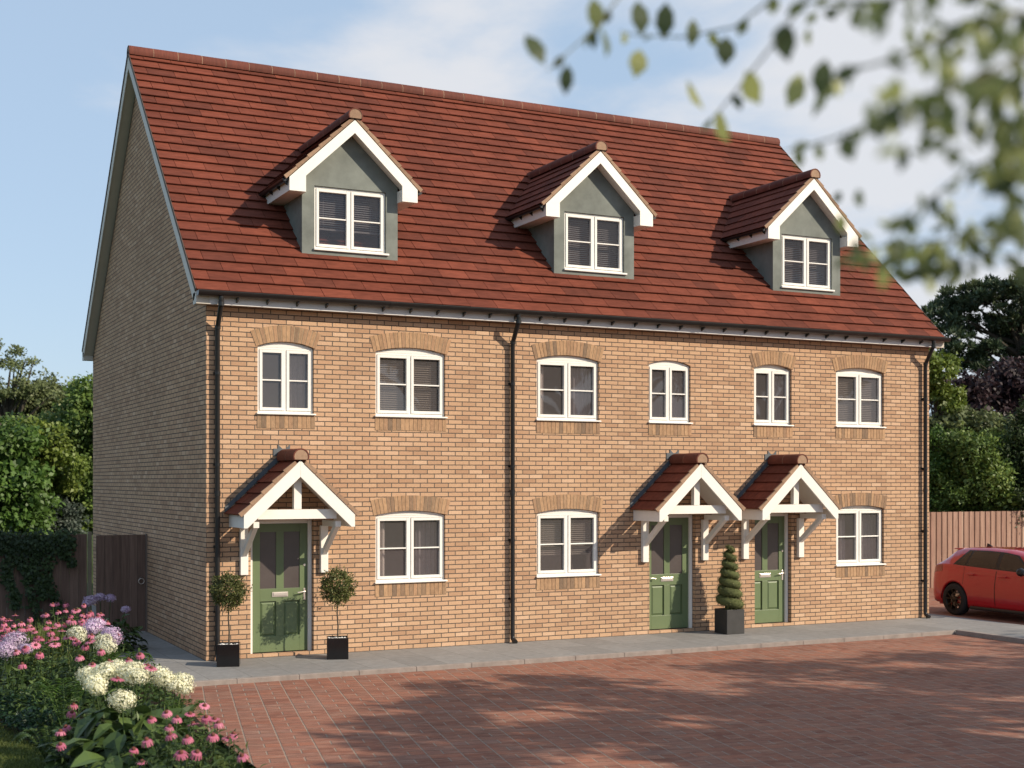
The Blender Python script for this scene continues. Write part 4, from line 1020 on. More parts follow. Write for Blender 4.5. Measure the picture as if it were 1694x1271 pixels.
def blob(px, py, d, base, r, rz=None, ry=None):
    p = rel(px, py, d, base); return (p[0], p[1], p[2], r, ry or r, rz or r)

# -- right of the house
bs = G0(1690, 50)
pine_b = []
rg = np.random.default_rng(77)
for (px, py, r) in ((1565, 515, .85), (1590, 498, .9), (1560, 540, .7), (1618, 490, 1.0), (1600, 530, .8), (1650, 482, 1.05), (1630, 540, .8), (1690, 476, 1.1), (1665, 525, 1.0), (1725, 480, 1.2), (1720, 530, 1.2), (1760, 500, 1.3),
                    (1585, 565, .75), (1620, 580, .85), (1655, 570, .9), (1695, 575, 1.0), (1600, 603, .8), (1640, 612, .8), (1690, 615, 1.0), (1740, 580, 1.3), (1545, 520, .45), (1575, 590, .5), (1740, 620, 1.2), (1790, 540, 1.3)):
    pine_b.append(blob(px, py, 50 + rg.uniform(-1.6, 1.6), bs, r, r * 0.5))
def pine(base, blobs, label, seed):
    rg = np.random.default_rng(seed); rr = random.Random(seed); root = empty('pine_tree', base, 0, label, 'tree')
    sb = sub_blobs(rg, blobs, 16, (0.16, 0.30), 0.75)
    P, d, idx = crown_points(rg, sb, 34000, 0.5); P += rg.normal(size=P.shape) * 0.03
    D = unit(d * 0.5 + np.array([0, 0, 0.55]) + rg.normal(size=P.shape) * 0.5)
    q = leaf_quads(P, D, unit(rg.normal(size=P.shape)), rg.uniform(0.14, 0.30, len(P)), rg.uniform(0.05, 0.085, len(P)))
    quads_mesh('crown', q, LM['pine'], root, np.clip(rg.random(len(sb))[idx] * 0.5 + rg.random(len(P)) * 0.5, 0, 1))
    b = MB(); b.tube([(0, 0, -0.2), (0.1, 0, 3), (-0.1, 0.1, 6), (0, 0, 8.6)], [0.42, 0.36, 0.28, 0.12], 10)
    for t in blobs:
        e = Vector(t[:3]); z0 = max(3.5, e.z - 0.9 - 0.25 * e.length * 0.2); a = Vector((0, 0, min(z0, 8.2))); m = a.lerp(e, 0.55) + Vector((0, 0, -0.25 + rr.random() * 0.4))
        b.tube([a, a.lerp(m, .5), m, m.lerp(e, .5) + Vector((0, 0, .08)), e], [0.085, 0.07, 0.05, 0.035, 0.015], 6, False)
        for i in range(4):
            f = e + Vector((rr.uniform(-1, 1) * t[3], rr.uniform(-1, 1) * t[3], rr.uniform(-.3, .6) * t[5])); b.tube([m.lerp(e, .5), f], [0.03, 0.01], 4, False)
    b.build('trunk', M_BARK, root)
pine(bs, pine_b, 'tall dark spreading pine rising behind the copper beech', 8)
bs = G0(1660, 45)
tree('copper_beech', 'dark purple copper beech below the spreading pine', bs, [blob(1600, 668, 44, bs, 1.3, .9), blob(1650, 655, 45, bs, 1.5, 1.0), blob(1700, 650, 45, bs, 1.6, 1.1), blob(1620, 720, 44, bs, 1.5, 1.2), blob(1690, 730, 44.5, bs, 1.7, 1.4), blob(1575, 650, 45, bs, .8, .55), blob(1760, 680, 45, bs, 1.6, 1.6)], 15000, .17, .12, LM['purple'], 9, per=16, trunk_h=4)
bs = G0(1552, 40)
tree('yellow_green_tree', 'yellow green loose tree showing past the right hand house corner', bs, [blob(1545, 610, 40, bs, .75, .7), blob(1562, 640, 40, bs, .6, .6), blob(1545, 670, 40, bs, .8, .6), blob(1530, 590, 40.5, bs, .7, .5)], 4500, .15, .10, LM['yellow'], 10, per=10, k=(.25, .42), limbs=10, core=False)
bs = G0(1600, 39.5)
tree('leafy_tree', 'mid green leafy tree behind the dark shrub and slat fence', bs, [blob(1580, 705, 39.5, bs, .75, .55), blob(1610, 715, 39.5, bs, .9, .7), blob(1645, 730, 39.5, bs, .9, .7), blob(1560, 740, 39.5, bs, .8, .7), blob(1600, 770, 39.5, bs, 1.1, 1.0), blob(1655, 780, 39.5, bs, 1.0, .9)], 9000, .15, .10, LM['olive'], 11, per=14)
bs = G0(1552, 38)
tree('evergreen_shrub', 'upright mid green shrub beside the right hand house corner above the slat fence', bs, [blob(1545, 770, 38, bs, .6, .7), blob(1552, 810, 38, bs, .75, .9), blob(1535, 730, 38.3, bs, .5, .6)], 5500, .10, .06, LM['bright'], 12, per=12, k=(.3, .5), cat='shrub', core=True)
bs = G0(1608, 37.5)
tree('evergreen_shrub', 'broad dark glossy shrub in the middle of the row above the slat fence', bs, [blob(1600, 745, 37.5, bs, .75, .75), blob(1608, 790, 37.5, bs, .95, 1.0), blob(1590, 825, 37.5, bs, .8, .8), blob(1625, 830, 37.5, bs, .8, .8)], 10000, .11, .07, LM['mid'], 13, per=14, cat='shrub')
bs = G0(1655, 37.8)
tree('evergreen_shrub', 'lighter large leaved shrub between the dark glossy shrub and the conifer', bs, [blob(1648, 760, 38, bs, .65, .7), blob(1655, 800, 37.8, bs, .7, .9), blob(1650, 835, 37.6, bs, .7, .7)], 4500, .17, .11, LM['mid'], 14, per=12, cat='shrub')
bs = G0(1692, 37.5)
tree('conifer', 'dense dark conifer above the slat fence at the right edge', bs, [blob(1692, 730, 37.5, bs, .6, 1.0), blob(1692, 780, 37.5, bs, .85, 1.1), blob(1695, 830, 37.5, bs, 1.0, .9), blob(1695, 690, 37.5, bs, .3, .5)], 9000, .12, .04, LM['dark'], 15, per=16, cat='tree')
bs = G0(1790, 39)
tree('leafy_tree', 'mid green tree standing just beyond the conifer', bs, [blob(1780, 700, 39, bs, 1.2, 1.2), blob(1800, 780, 39, bs, 1.4, 1.4)], 5000, .16, .1, LM['mid'], 16)

# -- left of the house
bs = G0(128, 47)
tree('holly_tree', 'dark green dense tree beside the brick gable behind the fence', bs, [blob(140, 660, 47.00, bs, 0.76, 0.68), blob(130, 700, 47.00, bs, 1.06, 0.91), blob(150, 740, 47.00, bs, 1.44, 1.06), blob(112, 755, 47.00, bs, 0.91, 0.91), blob(130, 800, 47.00, bs, 1.36, 1.06), blob(165, 690, 47.00, bs, 1.21, 1.21), blob(108, 815, 47.00, bs, 0.83, 0.76), blob(150, 850, 47.00, bs, 1.36, 0.91)], 15000, 0.168, 0.110, LM['mid'], 17, per=16, k=(.24, .42))
bs = G0(20, 43)
tree('large_leaved_shrub', 'bright green large leaved shrub behind the ivy covered fence', bs, [blob(10, 740, 43.00, bs, 1.04, 0.88), blob(22, 775, 43.00, bs, 1.11, 0.96), blob(0, 800, 43.00, bs, 1.27, 1.11), blob(38, 842, 43.00, bs, 0.96, 0.96), blob(10, 860, 43.00, bs, 1.27, 0.96), blob(-60, 780, 43.00, bs, 1.43, 1.43)], 12000, 0.166, 0.127, LM['bright'], 18, per=14, cat='shrub', droop=0.4)
bs = G0(75, 45)
tree('yellow_green_shrub', 'sunlit yellow green shrub between the large leaved shrub and the dark tree', bs, [blob(72, 735, 45.00, bs, 0.86, 0.71), blob(85, 725, 45.00, bs, 0.64, 0.50), blob(50, 715, 45.00, bs, 0.64, 0.50), blob(80, 780, 45.00, bs, 1.14, 1.00), blob(60, 760, 45.00, bs, 1.00, 0.86)], 5500, 0.158, 0.121, LM['yellow'], 19, per=12, cat='shrub')
bs = G0(95, 45)
tree('pale_shrub', 'pale green low shrub just above the fence left of the dark tree', bs, [blob(95, 845, 45.00, bs, 0.85, 0.70), blob(110, 870, 45.00, bs, 0.78, 0.47), blob(75, 870, 45.00, bs, 0.78, 0.54), blob(85, 800, 45.78, bs, 0.70, 0.62)], 4500, 0.119, 0.079, LM['grey'], 20, per=12, cat='shrub')
bs = G0(10, 56)
tree('open_crowned_tree', 'tall olive tree with bare limbs showing at the left edge', bs, [blob(5, 590, 56, bs, .9, .6), blob(38, 605, 56, bs, .8, .4), blob(-40, 600, 56, bs, 1.4, .9), blob(20, 640, 56, bs, 1.3, .5), blob(60, 650, 56, bs, .9, .4), blob(-20, 660, 56, bs, 1.4, .7)], 5200, .14, .09, LM['olive'], 22, per=12, k=(.2, .36), limbs=20, core=False, trunk_r=.22, trunk_h=6.0)
bs = G0(70, 58)
tree('olive_tree', 'broad olive green tree in the far row left of the gable', bs, [blob(60, 660, 58, bs, 1.3, .8), blob(85, 650, 58, bs, 1.1, .8), blob(40, 690, 58, bs, 1.6, 1.0), blob(85, 700, 58, bs, 1.6, 1.0), blob(20, 700, 58, bs, 1.4, 1.0)], 9000, .17, .11, LM['olive'], 23, per=14, limbs=14)
bs = G0(120, 62)
tree('olive_tree', 'paler feathery tree in the far row against the gable edge', bs, [blob(115, 655, 62, bs, 1.1, .6), blob(130, 665, 62, bs, 1.2, .8), blob(100, 690, 62, bs, 1.5, 1.0), blob(140, 710, 62, bs, 1.6, 1.2)], 6500, .16, .1, LM['yellow'], 24, per=12, limbs=14, k=(.22, .4))
bs = G0(60, 48)
tree('woodland_edge', 'low dark green growth under the far olive trees', bs, [blob(20, 730, 48, bs, 1.3, .9), blob(60, 740, 48, bs, 1.4, .8), blob(110, 730, 48, bs, 1.5, 1.0), blob(-20, 740, 48, bs, 1.5, 1.2), blob(70, 780, 47, bs, 1.8, 1.2), blob(140, 780, 47, bs, 1.8, 1.3)], 11000, .15, .1, LM['mid'], 25, per=12, cat='shrubs')

# -- ivy over the left fence
def ivy():
    rg = np.random.default_rng(31); root = empty('ivy', (-1.9, 4.40, 1.75), 0, 'dark ivy trailing over the top of the brown fence', 'ivy')
    P = []; x0 = -1.9
    n = 1500; x = rg.uniform(-2.7, -1.28, n); P.append(np.stack([x - x0, rg.normal(0, .05, n) - .02, rg.normal(0.02, .07, n) - 0.10 * np.abs(rg.normal(size=n))], 1))
    stems = []
    for (sx, ex, ez, m) in ((-2.45, -2.30, 0.55, 620), (-1.98, -1.86, 0.68, 640), (-1.80, -1.62, .42, 380), (-2.2, -2.12, .95, 240), (-1.5, -1.36, 1.25, 330), (-2.05, -1.98, .25, 260), (-2.7, -2.75, .5, 350)):
        t = rg.random(m) ** 0.85; zz = -(1.75 - ez) * t; xx = sx + (ex - sx) * t + 0.05 * np.sin(t * 9) + rg.normal(0, .055, m) * (1.15 - t * .5)
        P.append(np.stack([xx - x0, -0.05 - np.abs(rg.normal(0, .025, m)), zz], 1))
        stems.append([(sx + (ex - sx) * u + 0.05 * math.sin(u * 9) - x0, -0.03, -(1.75 - ez) * u) for u in np.linspace(0, 1, 8)])
    P = np.concatenate(P); n = len(P)
    D = unit(np.stack([rg.normal(0, .6, n), rg.normal(-.5, .3, n), rg.normal(-.7, .4, n)], 1)); N_ = unit(np.stack([rg.normal(0, .3, n), -np.ones(n), rg.uniform(.2, 1, n)], 1))
    quads_mesh('leaves', leaf_quads(P, D, N_, rg.uniform(.045, .09, n), rg.uniform(.035, .07, n), .1), LM['dark'], root)
    b = MB()
    for s in stems: b.tube(s, 0.007, 5, False)
    b.build('stem', M_BARK, root)
ivy()

# -- trees beyond the right edge of the photo whose shade falls on the paving and lawn
def shade_tree(base, label, seed, blobs, n, L=.24, W=.17):
    tree('broadleaf_tree', label, base, blobs, n, L, W, LM['mid'], seed, trunk_h=5.5, trunk_r=.28, per=11, k=(.2, .36), limbs=26, core=False)
shade_tree((15.6, -15.8, -0.16), 'tall leafy tree on the far side of the drive, nearer the house', 41, [(0, 0, 7.4, 3.0, 3.0, 1.5), (-2.8, .8, 6.6, 2.0, 1.8, .9), (-4.4, 2.4, 6.8, 1.7, .7, .4), (2.8, 1.0, 7.3, 2.0, 2, 1.2), (0.5, 3.2, 6.6, 2.2, .9, .6), (-1, -3, 7.4, 2.2, 2, 1.4)], 6000)
shade_tree((22.5, -15.2, -0.16), 'tall leafy tree on the far side of the drive, farthest from the house', 42, [(0, 0, 7.0, 3.0, 2.8, 1.6), (-2.8, .2, 6.4, 1.8, 1.6, .9), (-.6, 3.6, 6.6, 2.2, .7, .4), (2.4, 1.0, 7.3, 2.0, 2, 1.4), (-1, -3, 7.4, 2.2, 2, 1.6)], 5000)
shade_tree((12.0, -16.6, -0.16), 'leafy tree across the drive, between the other shade trees and the lawn', 43, [(0, 0, 7.0, 2.6, 2.2, 1.2), (-3.0, 1.3, 6.9, 1.5, 1.2, .6), (-2.8, -1.4, 7.0, 1.7, 1.5, .8), (-1.7, 2.4, 6.8, 1.7, 1.0, .6), (-.6, 4.2, 6.9, 1.7, .7, .4), (1, -2.6, 7.2, 2.4, 2, 1.3), (-.8, -4.2, 7.0, 1.8, 1.6, 1.0)], 10000)

# -- branch hanging into the top right of the photo, its tree stands out of frame
def hanging_branch():
    rg = np.random.default_rng(53); rr = random.Random(53)
    base = (-1.3, -19.2, -0.16); root = empty('overhanging_tree', base, 0, 'leafy branch hanging across the top right corner close to the camera', 'tree')
    def pt(px, py, d):
        d = d * (0.82 - 0.36 * min(1, max(0, (px - 1180) / 260.0))); p = at_depth(px, py, d); return Vector((p.x - base[0], p.y - base[1], p.z - base[2]))
    b = MB(); leaves = []
    top = Vector((0.1, -0.2, 5.0))
    b.tube([(0, 0, -.1), (.05, -.02, 1.5), (-.05, .05, 3.2), (.05, -.1, 4.6), top], [.17, .15, .13, .10, .07], 10)
    tw = [  # pixel polylines with distance, base radius, and leaf count
     ([(1760, -260, 4.6), (1640, -60, 4.5), (1470, 0, 4.4), (1330, 5, 4.4)], .011, 12),
     ([(1490, -120, 4.3), (1335, -8, 4.1), (1290, 60, 4.0), (1230, 135, 4.0), (1185, 190, 4.0), (1168, 205, 4.0)], .0060, 5),
     ([(1330, -80, 4.2), (1275, 0, 4.1), (1215, 45, 4.1), (1130, 62, 4.1), (1050, 58, 4.1), (1025, 52, 4.1)], .0055, 5),
     ([(1100, -110, 3.9), (1015, 8, 3.9), (975, 55, 3.9), (905, 118, 3.9)], .0055, 5),
     ([(1800, 40, 4.6), (1640, 120, 4.6), (1560, 150, 4.6), (1480, 190, 4.6), (1380, 230, 4.6), (1300, 250, 4.7)], .008, 14),
     ([(1790, 90, 4.8), (1690, 20, 4.8), (1560, 60, 4.8), (1470, 100, 4.8), (1400, 120, 4.8), (1350, 140, 4.8)], .008, 16),
     ([(1800, 200, 5.2), (1680, 250, 5.2), (1600, 280, 5.3), (1540, 330, 5.3), (1480, 370, 5.3)], .006, 12),
     ([(1800, 330, 5.6), (1690, 385, 5.6), (1600, 395, 5.6), (1520, 400, 5.7), (1440, 410, 5.7), (1400, 425, 5.7)], .006, 20),
     ([(1690, 385, 5.6), (1600, 430, 5.6), (1540, 445, 5.7), (1490, 440, 5.7)], .004, 10),
     ([(1800, 120, 4.7), (1720, 190, 4.7), (1680, 260, 4.7), (1665, 330, 4.8)], .006, 12),
    ]
    for pl, r, nl in tw:
        P = [pt(*p) for p in pl]
        r = r * .62; b.tube([P[0] + (top - P[0]) * 0.15] + P, [r * 1.6] + [r * (1 - .6 * i / (len(P) - 1)) for i in range(len(P))], 7, False)
        b.tube([top, P[0].lerp(top, .5) + Vector((0, 0, .15)), P[0] + (top - P[0]) * 0.15], [.035, .022, r * 1.6], 7, False)
        for i in range(nl):
            t = 0.12 + 0.88 * (i + rr.random() * .8) / nl * (len(P) - 1) / (len(P) - 1); u = min(t * (len(P) - 1), len(P) - 1.001); k = int(u); p = P[k].lerp(P[k + 1], u - k)
            if len(leaves) < 400: leaves.append((p, None))
    # clusters seen in the photo: centre pixel, spread, distance, count
    for (px, py, sx, sy, d, n) in ((1500, 190, 60, 50, 4.6, 20), (1600, 120, 70, 80, 4.7, 34), (1660, 90, 45, 90, 4.8, 34), (1640, 200, 50, 50, 4.9, 22), (1450, 20, 60, 20, 4.8, 12), (1400, 15, 40, 15, 5.0, 9), (1560, 40, 70, 30, 4.9, 16),
                                  (1480, 150, 40, 40, 4.4, 9), (1660, 290, 35, 50, 5.2, 16), (1560, 300, 70, 40, 5.4, 7), (1500, 400, 70, 28, 5.7, 24), (1600, 395, 60, 35, 5.6, 22), (1480, 440, 50, 22, 5.7, 10), (1415, 330, 30, 40, 5.6, 5), (1680, 400, 30, 40, 5.4, 14), (1560, 430, 40, 25, 5.8, 10), (1545, 250, 40, 25, 5.2, 6), (1690, 230, 30, 120, 5.0, 22), (1670, 60, 40, 60, 4.6, 20), (1675, 180, 35, 70, 4.9, 22), (1685, 340, 25, 70, 5.2, 16), (1580, 90, 60, 50, 4.7, 16)):
        for i in range(int(n * .75)): leaves.append((pt(px + rr.gauss(0, sx * .75), py + rr.gauss(0, sy * .75), d + rr.gauss(0, .25)), None))
    hand = [(885, 82, 3.9, .5), (937, 132, 3.9, -.05), (1000, 70, 3.9, .1), (1058, 30, 4.1, -.02), (1145, 55, 4.1, 0), (1100, 35, 4.1, .0), (1200, 85, 4.1, -.15), (1055, 105, 4.0, -.25), (985, 25, 3.9, .05), (1150, 158, 4.0, .6), (1245, 145, 4.0, .3), (1195, 210, 4.0, .1), (1300, 70, 4.0, .05), (1315, 150, 4.6, -.2), (1355, 165, 4.6, -.2), (1360, 130, 4.6, 0)]
    P0, D0, L0 = [], [], []
    right = Vector((math.cos(YAW), -math.sin(YAW), 0))
    for px, py, d, sl in hand:
        c = pt(px, py, d); dr = (right * sl * 1.2 + Vector((rr.uniform(-.1, .1), rr.uniform(-.3, .3), -1))).normalized(); ln = rr.uniform(.070, .090)
        P0.append(c - dr * ln * .5); D0.append(dr); L0.append(ln)
    for p, _ in leaves:
        dr = Vector((rr.gauss(0, .5), rr.gauss(0, .5), -0.8 + rr.gauss(0, .4))).normalized(); P0.append(p); D0.append(dr); L0.append(rr.uniform(.030, .050))
    n = len(P0); P0 = np.array([tuple(p) for p in P0]); D0 = np.array([tuple(p) for p in D0]); L0 = np.array(L0)
    Nn = unit(np.array([-math.sin(YAW), -math.cos(YAW), .3]) + rg.normal(size=(n, 3)) * .55); S = unit(np.cross(D0, Nn)); N2 = np.cross(S, D0)
    # each leaf is a rounded outline of three quads
    W0 = L0 * rg.uniform(.5, .72, n); Q = []
    st = [(0, .0, 0), (.28, .42, .05), (.62, .48, .06), (1, .0, -.04)]
    for (a, c) in ((st[0], st[1]), (st[1], st[2]), (st[2], st[3])):
        f = lambda s, sg: P0 + D0 * (L0 * s[0])[:, None] + S * (W0 * max(s[1], .03) * sg)[:, None] + N2 * (L0 * s[2])[:, None]
        Q.append(np.stack([f(a, -1), f(a, 1), f(c, 1), f(c, -1)], 1))
    rn = rg.random(n) ** 1.4
    quads_mesh('leaves', np.concatenate(Q), LM['hang'], root, np.tile(rn, 3))
    b.build('branch', M_TWIG, root)
hanging_branch()

# ------------------------------------------------------------------ red hatchback
def car():
    F = Vector((0.0, -1.0, 0)).normalized(); a = math.atan2(-F.x, F.y); Rm = Matrix.Rotation(a, 3, 'Z')
    SR, SF, WR = 0.80, 3.42, 0.335
    loc = Vector((15.95, 0.66, ZR)) - Rm @ Vector((0.905, SR, 0))
    root = empty('parked_car', loc, a, 'red five door hatchback parked in front of the slat fence', 'car')
    paint = plain('red_car_paint', (0.43, 0.004, 0.013), 0.28, var=0.02, coat=1.0, spec=0.5)
    black = plain('car_black_trim', (0.012, 0.012, 0.013), 0.4); tyre = plain('tyre_rubber', (0.016, 0.016, 0.017), 0.85, bump=.001)
    rim = plain('bronze_black_rim', (0.045, 0.036, 0.028), 0.35, metal=.7); glass = plain('tinted_car_glass', (0.022, 0.018, 0.015), 0.04, spec=.6); lampm = plain('red_lamp', (0.22, 0.01, 0.012), 0.12, coat=1)
    S = np.array([0.0, .05, .12, .22, .34, .46, .60, .80, 1.0, 1.5, 2.0, 2.45, 2.8, 3.1, 3.35, 3.6, 3.85, 4.05, 4.2, 4.29, 4.33])
    HW = np.array([.66, .74, .80, .84, .865, .88, .895, .905, .905, .895, .89, .89, .895, .90, .905, .905, .89, .85, .77, .66, .5])
    BELT = np.array([.82, .92, 1.0, 1.045, 1.06, 1.065, 1.06, 1.05, 1.04, 1.02, 1.0, .985, .965, .945, .915, .88, .84, .79, .74, .68, .60])
    ROOF = np.array([.88, .96, 1.04, 1.12, 1.205, 1.29, 1.385, 1.415, 1.43, 1.44, 1.425, 1.36, 1.20, 1.06, .985, .945, .90, .85, .78, .71, .62])
    RW = np.array([.50, .56, .60, .60, .59, .585, .585, .60, .61, .62, .62, .61, .62, .66, .70, .70, .68, .62, .55, .45, .35])
    ZB = np.array([.42, .34, .28, .25, .24, .23, .22, .21, .20, .19, .19, .19, .19, .20, .21, .21, .21, .21, .22, .25, .32])
    s = np.unique(np.concatenate([np.linspace(0, 4.33, 90), SR + (WR + .04) * np.cos(np.linspace(0, math.pi, 25)), SF + (WR + .04) * np.cos(np.linspace(0, math.pi, 25))]))
    I = lambda A: np.interp(s, S, A)
    hw, belt, rf, rw, zb = I(HW), I(BELT), I(ROOF), I(RW), I(ZB)
    arch = np.zeros_like(s)
    for c in (SR, SF): arch = np.maximum(arch, np.where(np.abs(s - c) < WR + .04, WR + np.sqrt(np.maximum((WR + .04) ** 2 - (s - c) ** 2, 0)), 0))
    zl = np.maximum(zb, arch)
    def side(i, t):      # t 0..1 from lower edge to belt: outward width
        z = zl[i] + (belt[i] - zl[i]) * t; q = (z - .2) / .78
        return hw[i] * (0.955 + 0.045 * math.sin(max(0, min(1, q)) * math.pi) - 0.025 * max(0, q - .55) / .45), z
    def green(i, t):     # belt to roof edge
        w0 = side(i, 1)[0] - 0.012
        return (w0 * (1 - t) + rw[i] * t + 0.03 * math.sin(t * math.pi)), belt[i] + (rf[i] - 0.03 - belt[i]) * t
    rows = []
    for i in range(len(s)):
        pr = [(side(i, 0)[0] - .05, zl[i] - .0)] + [side(i, t) for t in (0, .12, .3, .5, .68, .8, .9, 1.0)] + [green(i, t) for t in (.04, .3, .6, .9)] + [(rw[i] * .93, rf[i] - .012), (rw[i] * .6, rf[i] - .002), (0, rf[i] + .006)]
        rows.append(pr)
    b = MB(); m = len(rows[0])
    for sg in (1, -1):
        vs = [(sg * w, s[i], z) for i in range(len(s)) for (w, z) in rows[i]]
        fs = []
        for i in range(len(s) - 1):
            for k in range(m - 1):
                f = (i * m + k, i * m + k + 1, (i + 1) * m + k + 1, (i + 1) * m + k)
                fs.append(f if sg > 0 else f[::-1])
        b.add(vs, fs, .5, smooth=True)
        for i, fl in ((0, 1), (len(s) - 1, -1)):
            cap = [(sg * w, s[i], z) for (w, z) in rows[i]] + [(0, s[i], rows[i][0][1])]
            b.add(cap, [tuple(range(len(cap))) if fl * sg < 0 else tuple(range(len(cap)))[::-1]], .5)
    b.box(-.80, .80, .3, 4.1, .20, .24)
    body = b.build('body', paint, root)
    def patch(name, mt, parent, s0, s1, t0, t1, fn, off, sg=1, slant0=0, slant1=0, n=14, mm=6):
        bb = MB(); vs = []
        for i in range(n + 1):
            for k in range(mm + 1):
                t = t0 + (t1 - t0) * k / mm; u = k / mm
                ss = (s0 + slant0 * u) + ((s1 + slant1 * u) - (s0 + slant0 * u)) * i / n
                j = min(max(np.searchsorted(s, ss) - 1, 0), len(s) - 2); f = (ss - s[j]) / (s[j + 1] - s[j])
                w0, z0 = fn(j, t); w1, z1 = fn(j + 1, t); vs.append((sg * (w0 + (w1 - w0) * f + off), ss, z0 + (z1 - z0) * f))
        fs = [(i * (mm + 1) + k, i * (mm + 1) + k + 1, (i + 1) * (mm + 1) + k + 1, (i + 1) * (mm + 1) + k) for i in range(n) for k in range(mm)]
        bb.add(vs, fs if sg > 0 else [f[::-1] for f in fs], smooth=True); return bb.build(name, mt, parent)
    for sg in (1, -1):
        patch('window_surround', black, root, .70, 2.95, .03, .93, green, .003, sg, .30, -.62)
        patch('quarter_window', glass, root, .80, 1.05, .07, .87, green, .006, sg, .24, .06)
        patch('door_window', glass, root, 1.10, 1.86, .07, .88, green, .006, sg, .06, .0)
        patch('door_window', glass, root, 1.96, 2.86, .07, .88, green, .006, sg, 0, -.58)
        for s0, s1 in ((1.05, 1.90), (1.91, 2.95)):      # door shut lines
            for sa in (s0, s1): patch('door_seam', black, root, sa - .004, sa + .004, .12, .99, side, .0015, sg, n=2, mm=12)
            h = MB(); hz = side(len(s) // 2, .84); x = sg * (.905); h.box(min(x - .02 * sg, x + .012 * sg), max(x - .02 * sg, x + .012 * sg), s0 + .10, s0 + .31, .875, .905); h.build('door_handle', paint, root, bevel=.008)
        sk = MB(); sk.box(min(sg * .80, sg * .912), max(sg * .80, sg * .912), 1.25, 2.98, .165, .235); sk.build('side_skirt', black, root, bevel=.02)
        patch('tail_light', lampm, root, .03, .40, .80, .985, side, .004, sg, n=10, mm=4)
        patch('headlight', plain('headlamp_glass', (.5, .5, .52), .1, coat=1), root, 3.9, 4.2, .80, .985, side, .004, sg, n=8, mm=4)
        mr = MB(); mr.tube([(sg * .88, 2.72, .98), (sg * 1.0, 2.70, 1.01)], [.03, .02], 8); mr.tube([(sg * .98, 2.64, 1.01), (sg * 1.0, 2.70, 1.02), (sg * .99, 2.78, 1.01)], [.075, .09, .05], 10); mr.build('mirror', black, root)
    # screens
    def cross(name, mt, s0, s1, kw, lift):
        bb = MB(); vs = []; n = 10
        for i in range(n + 1):
            ss = s0 + (s1 - s0) * i / n; j = min(max(np.searchsorted(s, ss) - 1, 0), len(s) - 2); f = (ss - s[j]) / (s[j + 1] - s[j]); z = rf[j] + (rf[j + 1] - rf[j]) * f; w = (rw[j] + (rw[j + 1] - rw[j]) * f) * kw
            vs += [(w, ss, z - .012 + lift), (w * .6, ss, z + lift), (0, ss, z + .008 + lift), (-w * .6, ss, z + lift), (-w, ss, z - .012 + lift)]
        bb.add(vs, [(i * 5 + k, i * 5 + k + 1, i * 5 + k + 6, i * 5 + k + 5) for i in range(n) for k in range(4)], smooth=True); return bb.build(name, mt, root)
    cross('rear_window', glass, .14, .56, .9, .006); cross('windscreen', glass, 2.42, 3.12, .93, .006)
    sp = MB(); sp.hexa([(-.55, .47, 1.375), (.55, .47, 1.375), (.55, .74, 1.36), (-.55, .74, 1.36), (-.55, .47, 1.392), (.55, .47, 1.392), (.55, .74, 1.404), (-.55, .74, 1.404)]); sp.build('roof_spoiler', paint, root, bevel=.008)
    an = MB(); an.add([(-.012, .86, 1.425), (.012, .86, 1.425), (.012, 1.04, 1.43), (-.012, 1.04, 1.43), (-.004, .87, 1.50), (.004, .87, 1.50), (.004, .92, 1.485), (-.004, .92, 1.485)], [(0, 1, 5, 4), (1, 2, 6, 5), (2, 3, 7, 6), (3, 0, 4, 7), (4, 5, 6, 7)]); an.build('antenna', black, root)
    df = MB(); df.box(-.6, .6, -.01, .1, .22, .40); df.build('diffuser', black, root, bevel=.02)
    # wheels
    for sg in (1, -1):
        for c in (SR, SF):
            xo = .905 * sg; W = MB(); w = .215
            prof = [(.215, 0), (.232, .004), (.275, .0), (.315, .012), (.333, .035), (.335, .06), (.335, w - .06), (.33, w - .03), (.30, w), (.22, w)]
            W.lathe([(r, -sg * h) for r, h in prof] if sg > 0 else [(r, h) for r, h in prof], (xo, c, WR), 40, 'x')
            wh = W.build('wheel', tyre, root)
            r_ = MB(); r_.lathe([(.232, 0), (.222, -sg * .02), (.205, -sg * .05), (.205, -sg * .16)], (xo, c, WR), 40, 'x')
            for k in range(5):
                for dd in (-.17, .17):
                    a0 = k * 2 * math.pi / 5 + .3; a1 = a0 + dd
                    r_.beam((xo - sg * .022, c + .05 * math.cos(a0), WR + .05 * math.sin(a0)), (xo - sg * .014, c + .222 * math.cos(a1 + dd * .6), WR + .222 * math.sin(a1 + dd * .6)), .018, .022, up=(1, 0, 0))
            r_.lathe([(.0, -sg * .008), (.05, -sg * .010), (.062, -sg * .03), (.062, -sg * .08)], (xo, c, WR), 20, 'x'); r_.build('rim', rim, wh)
            d_ = MB(); d_.lathe([(.05, -sg * .085), (.165, -sg * .085), (.165, -sg * .10)], (xo, c, WR), 30, 'x'); d_.build('brake_disc', M_METAL, wh)
            cl = MB(); cl.hexa([(xo - sg * .075 - .02, c + .06, WR - .08), (xo - sg * .075 + .02, c + .06, WR - .08), (xo - sg * .075 + .02, c + .165, WR - .08), (xo - sg * .075 - .02, c + .165, WR - .08), (xo - sg * .075 - .02, c + .06, WR + .08), (xo - sg * .075 + .02, c + .06, WR + .08), (xo - sg * .075 + .02, c + .165, WR + .08), (xo - sg * .075 - .02, c + .165, WR + .08)]); cl.build('brake_caliper', lampm, wh)
            li = MB(); ri, n = WR + .045, 20      # wheel arch liner
            li.add([(xo - sg * (.02 + .3 * e), c + ri * math.cos(math.pi * k / n), WR + ri * math.sin(math.pi * k / n)) for e in (0, 1) for k in range(n + 1)], [(k, k + 1, n + 2 + k, n + 1 + k) for k in range(n)])
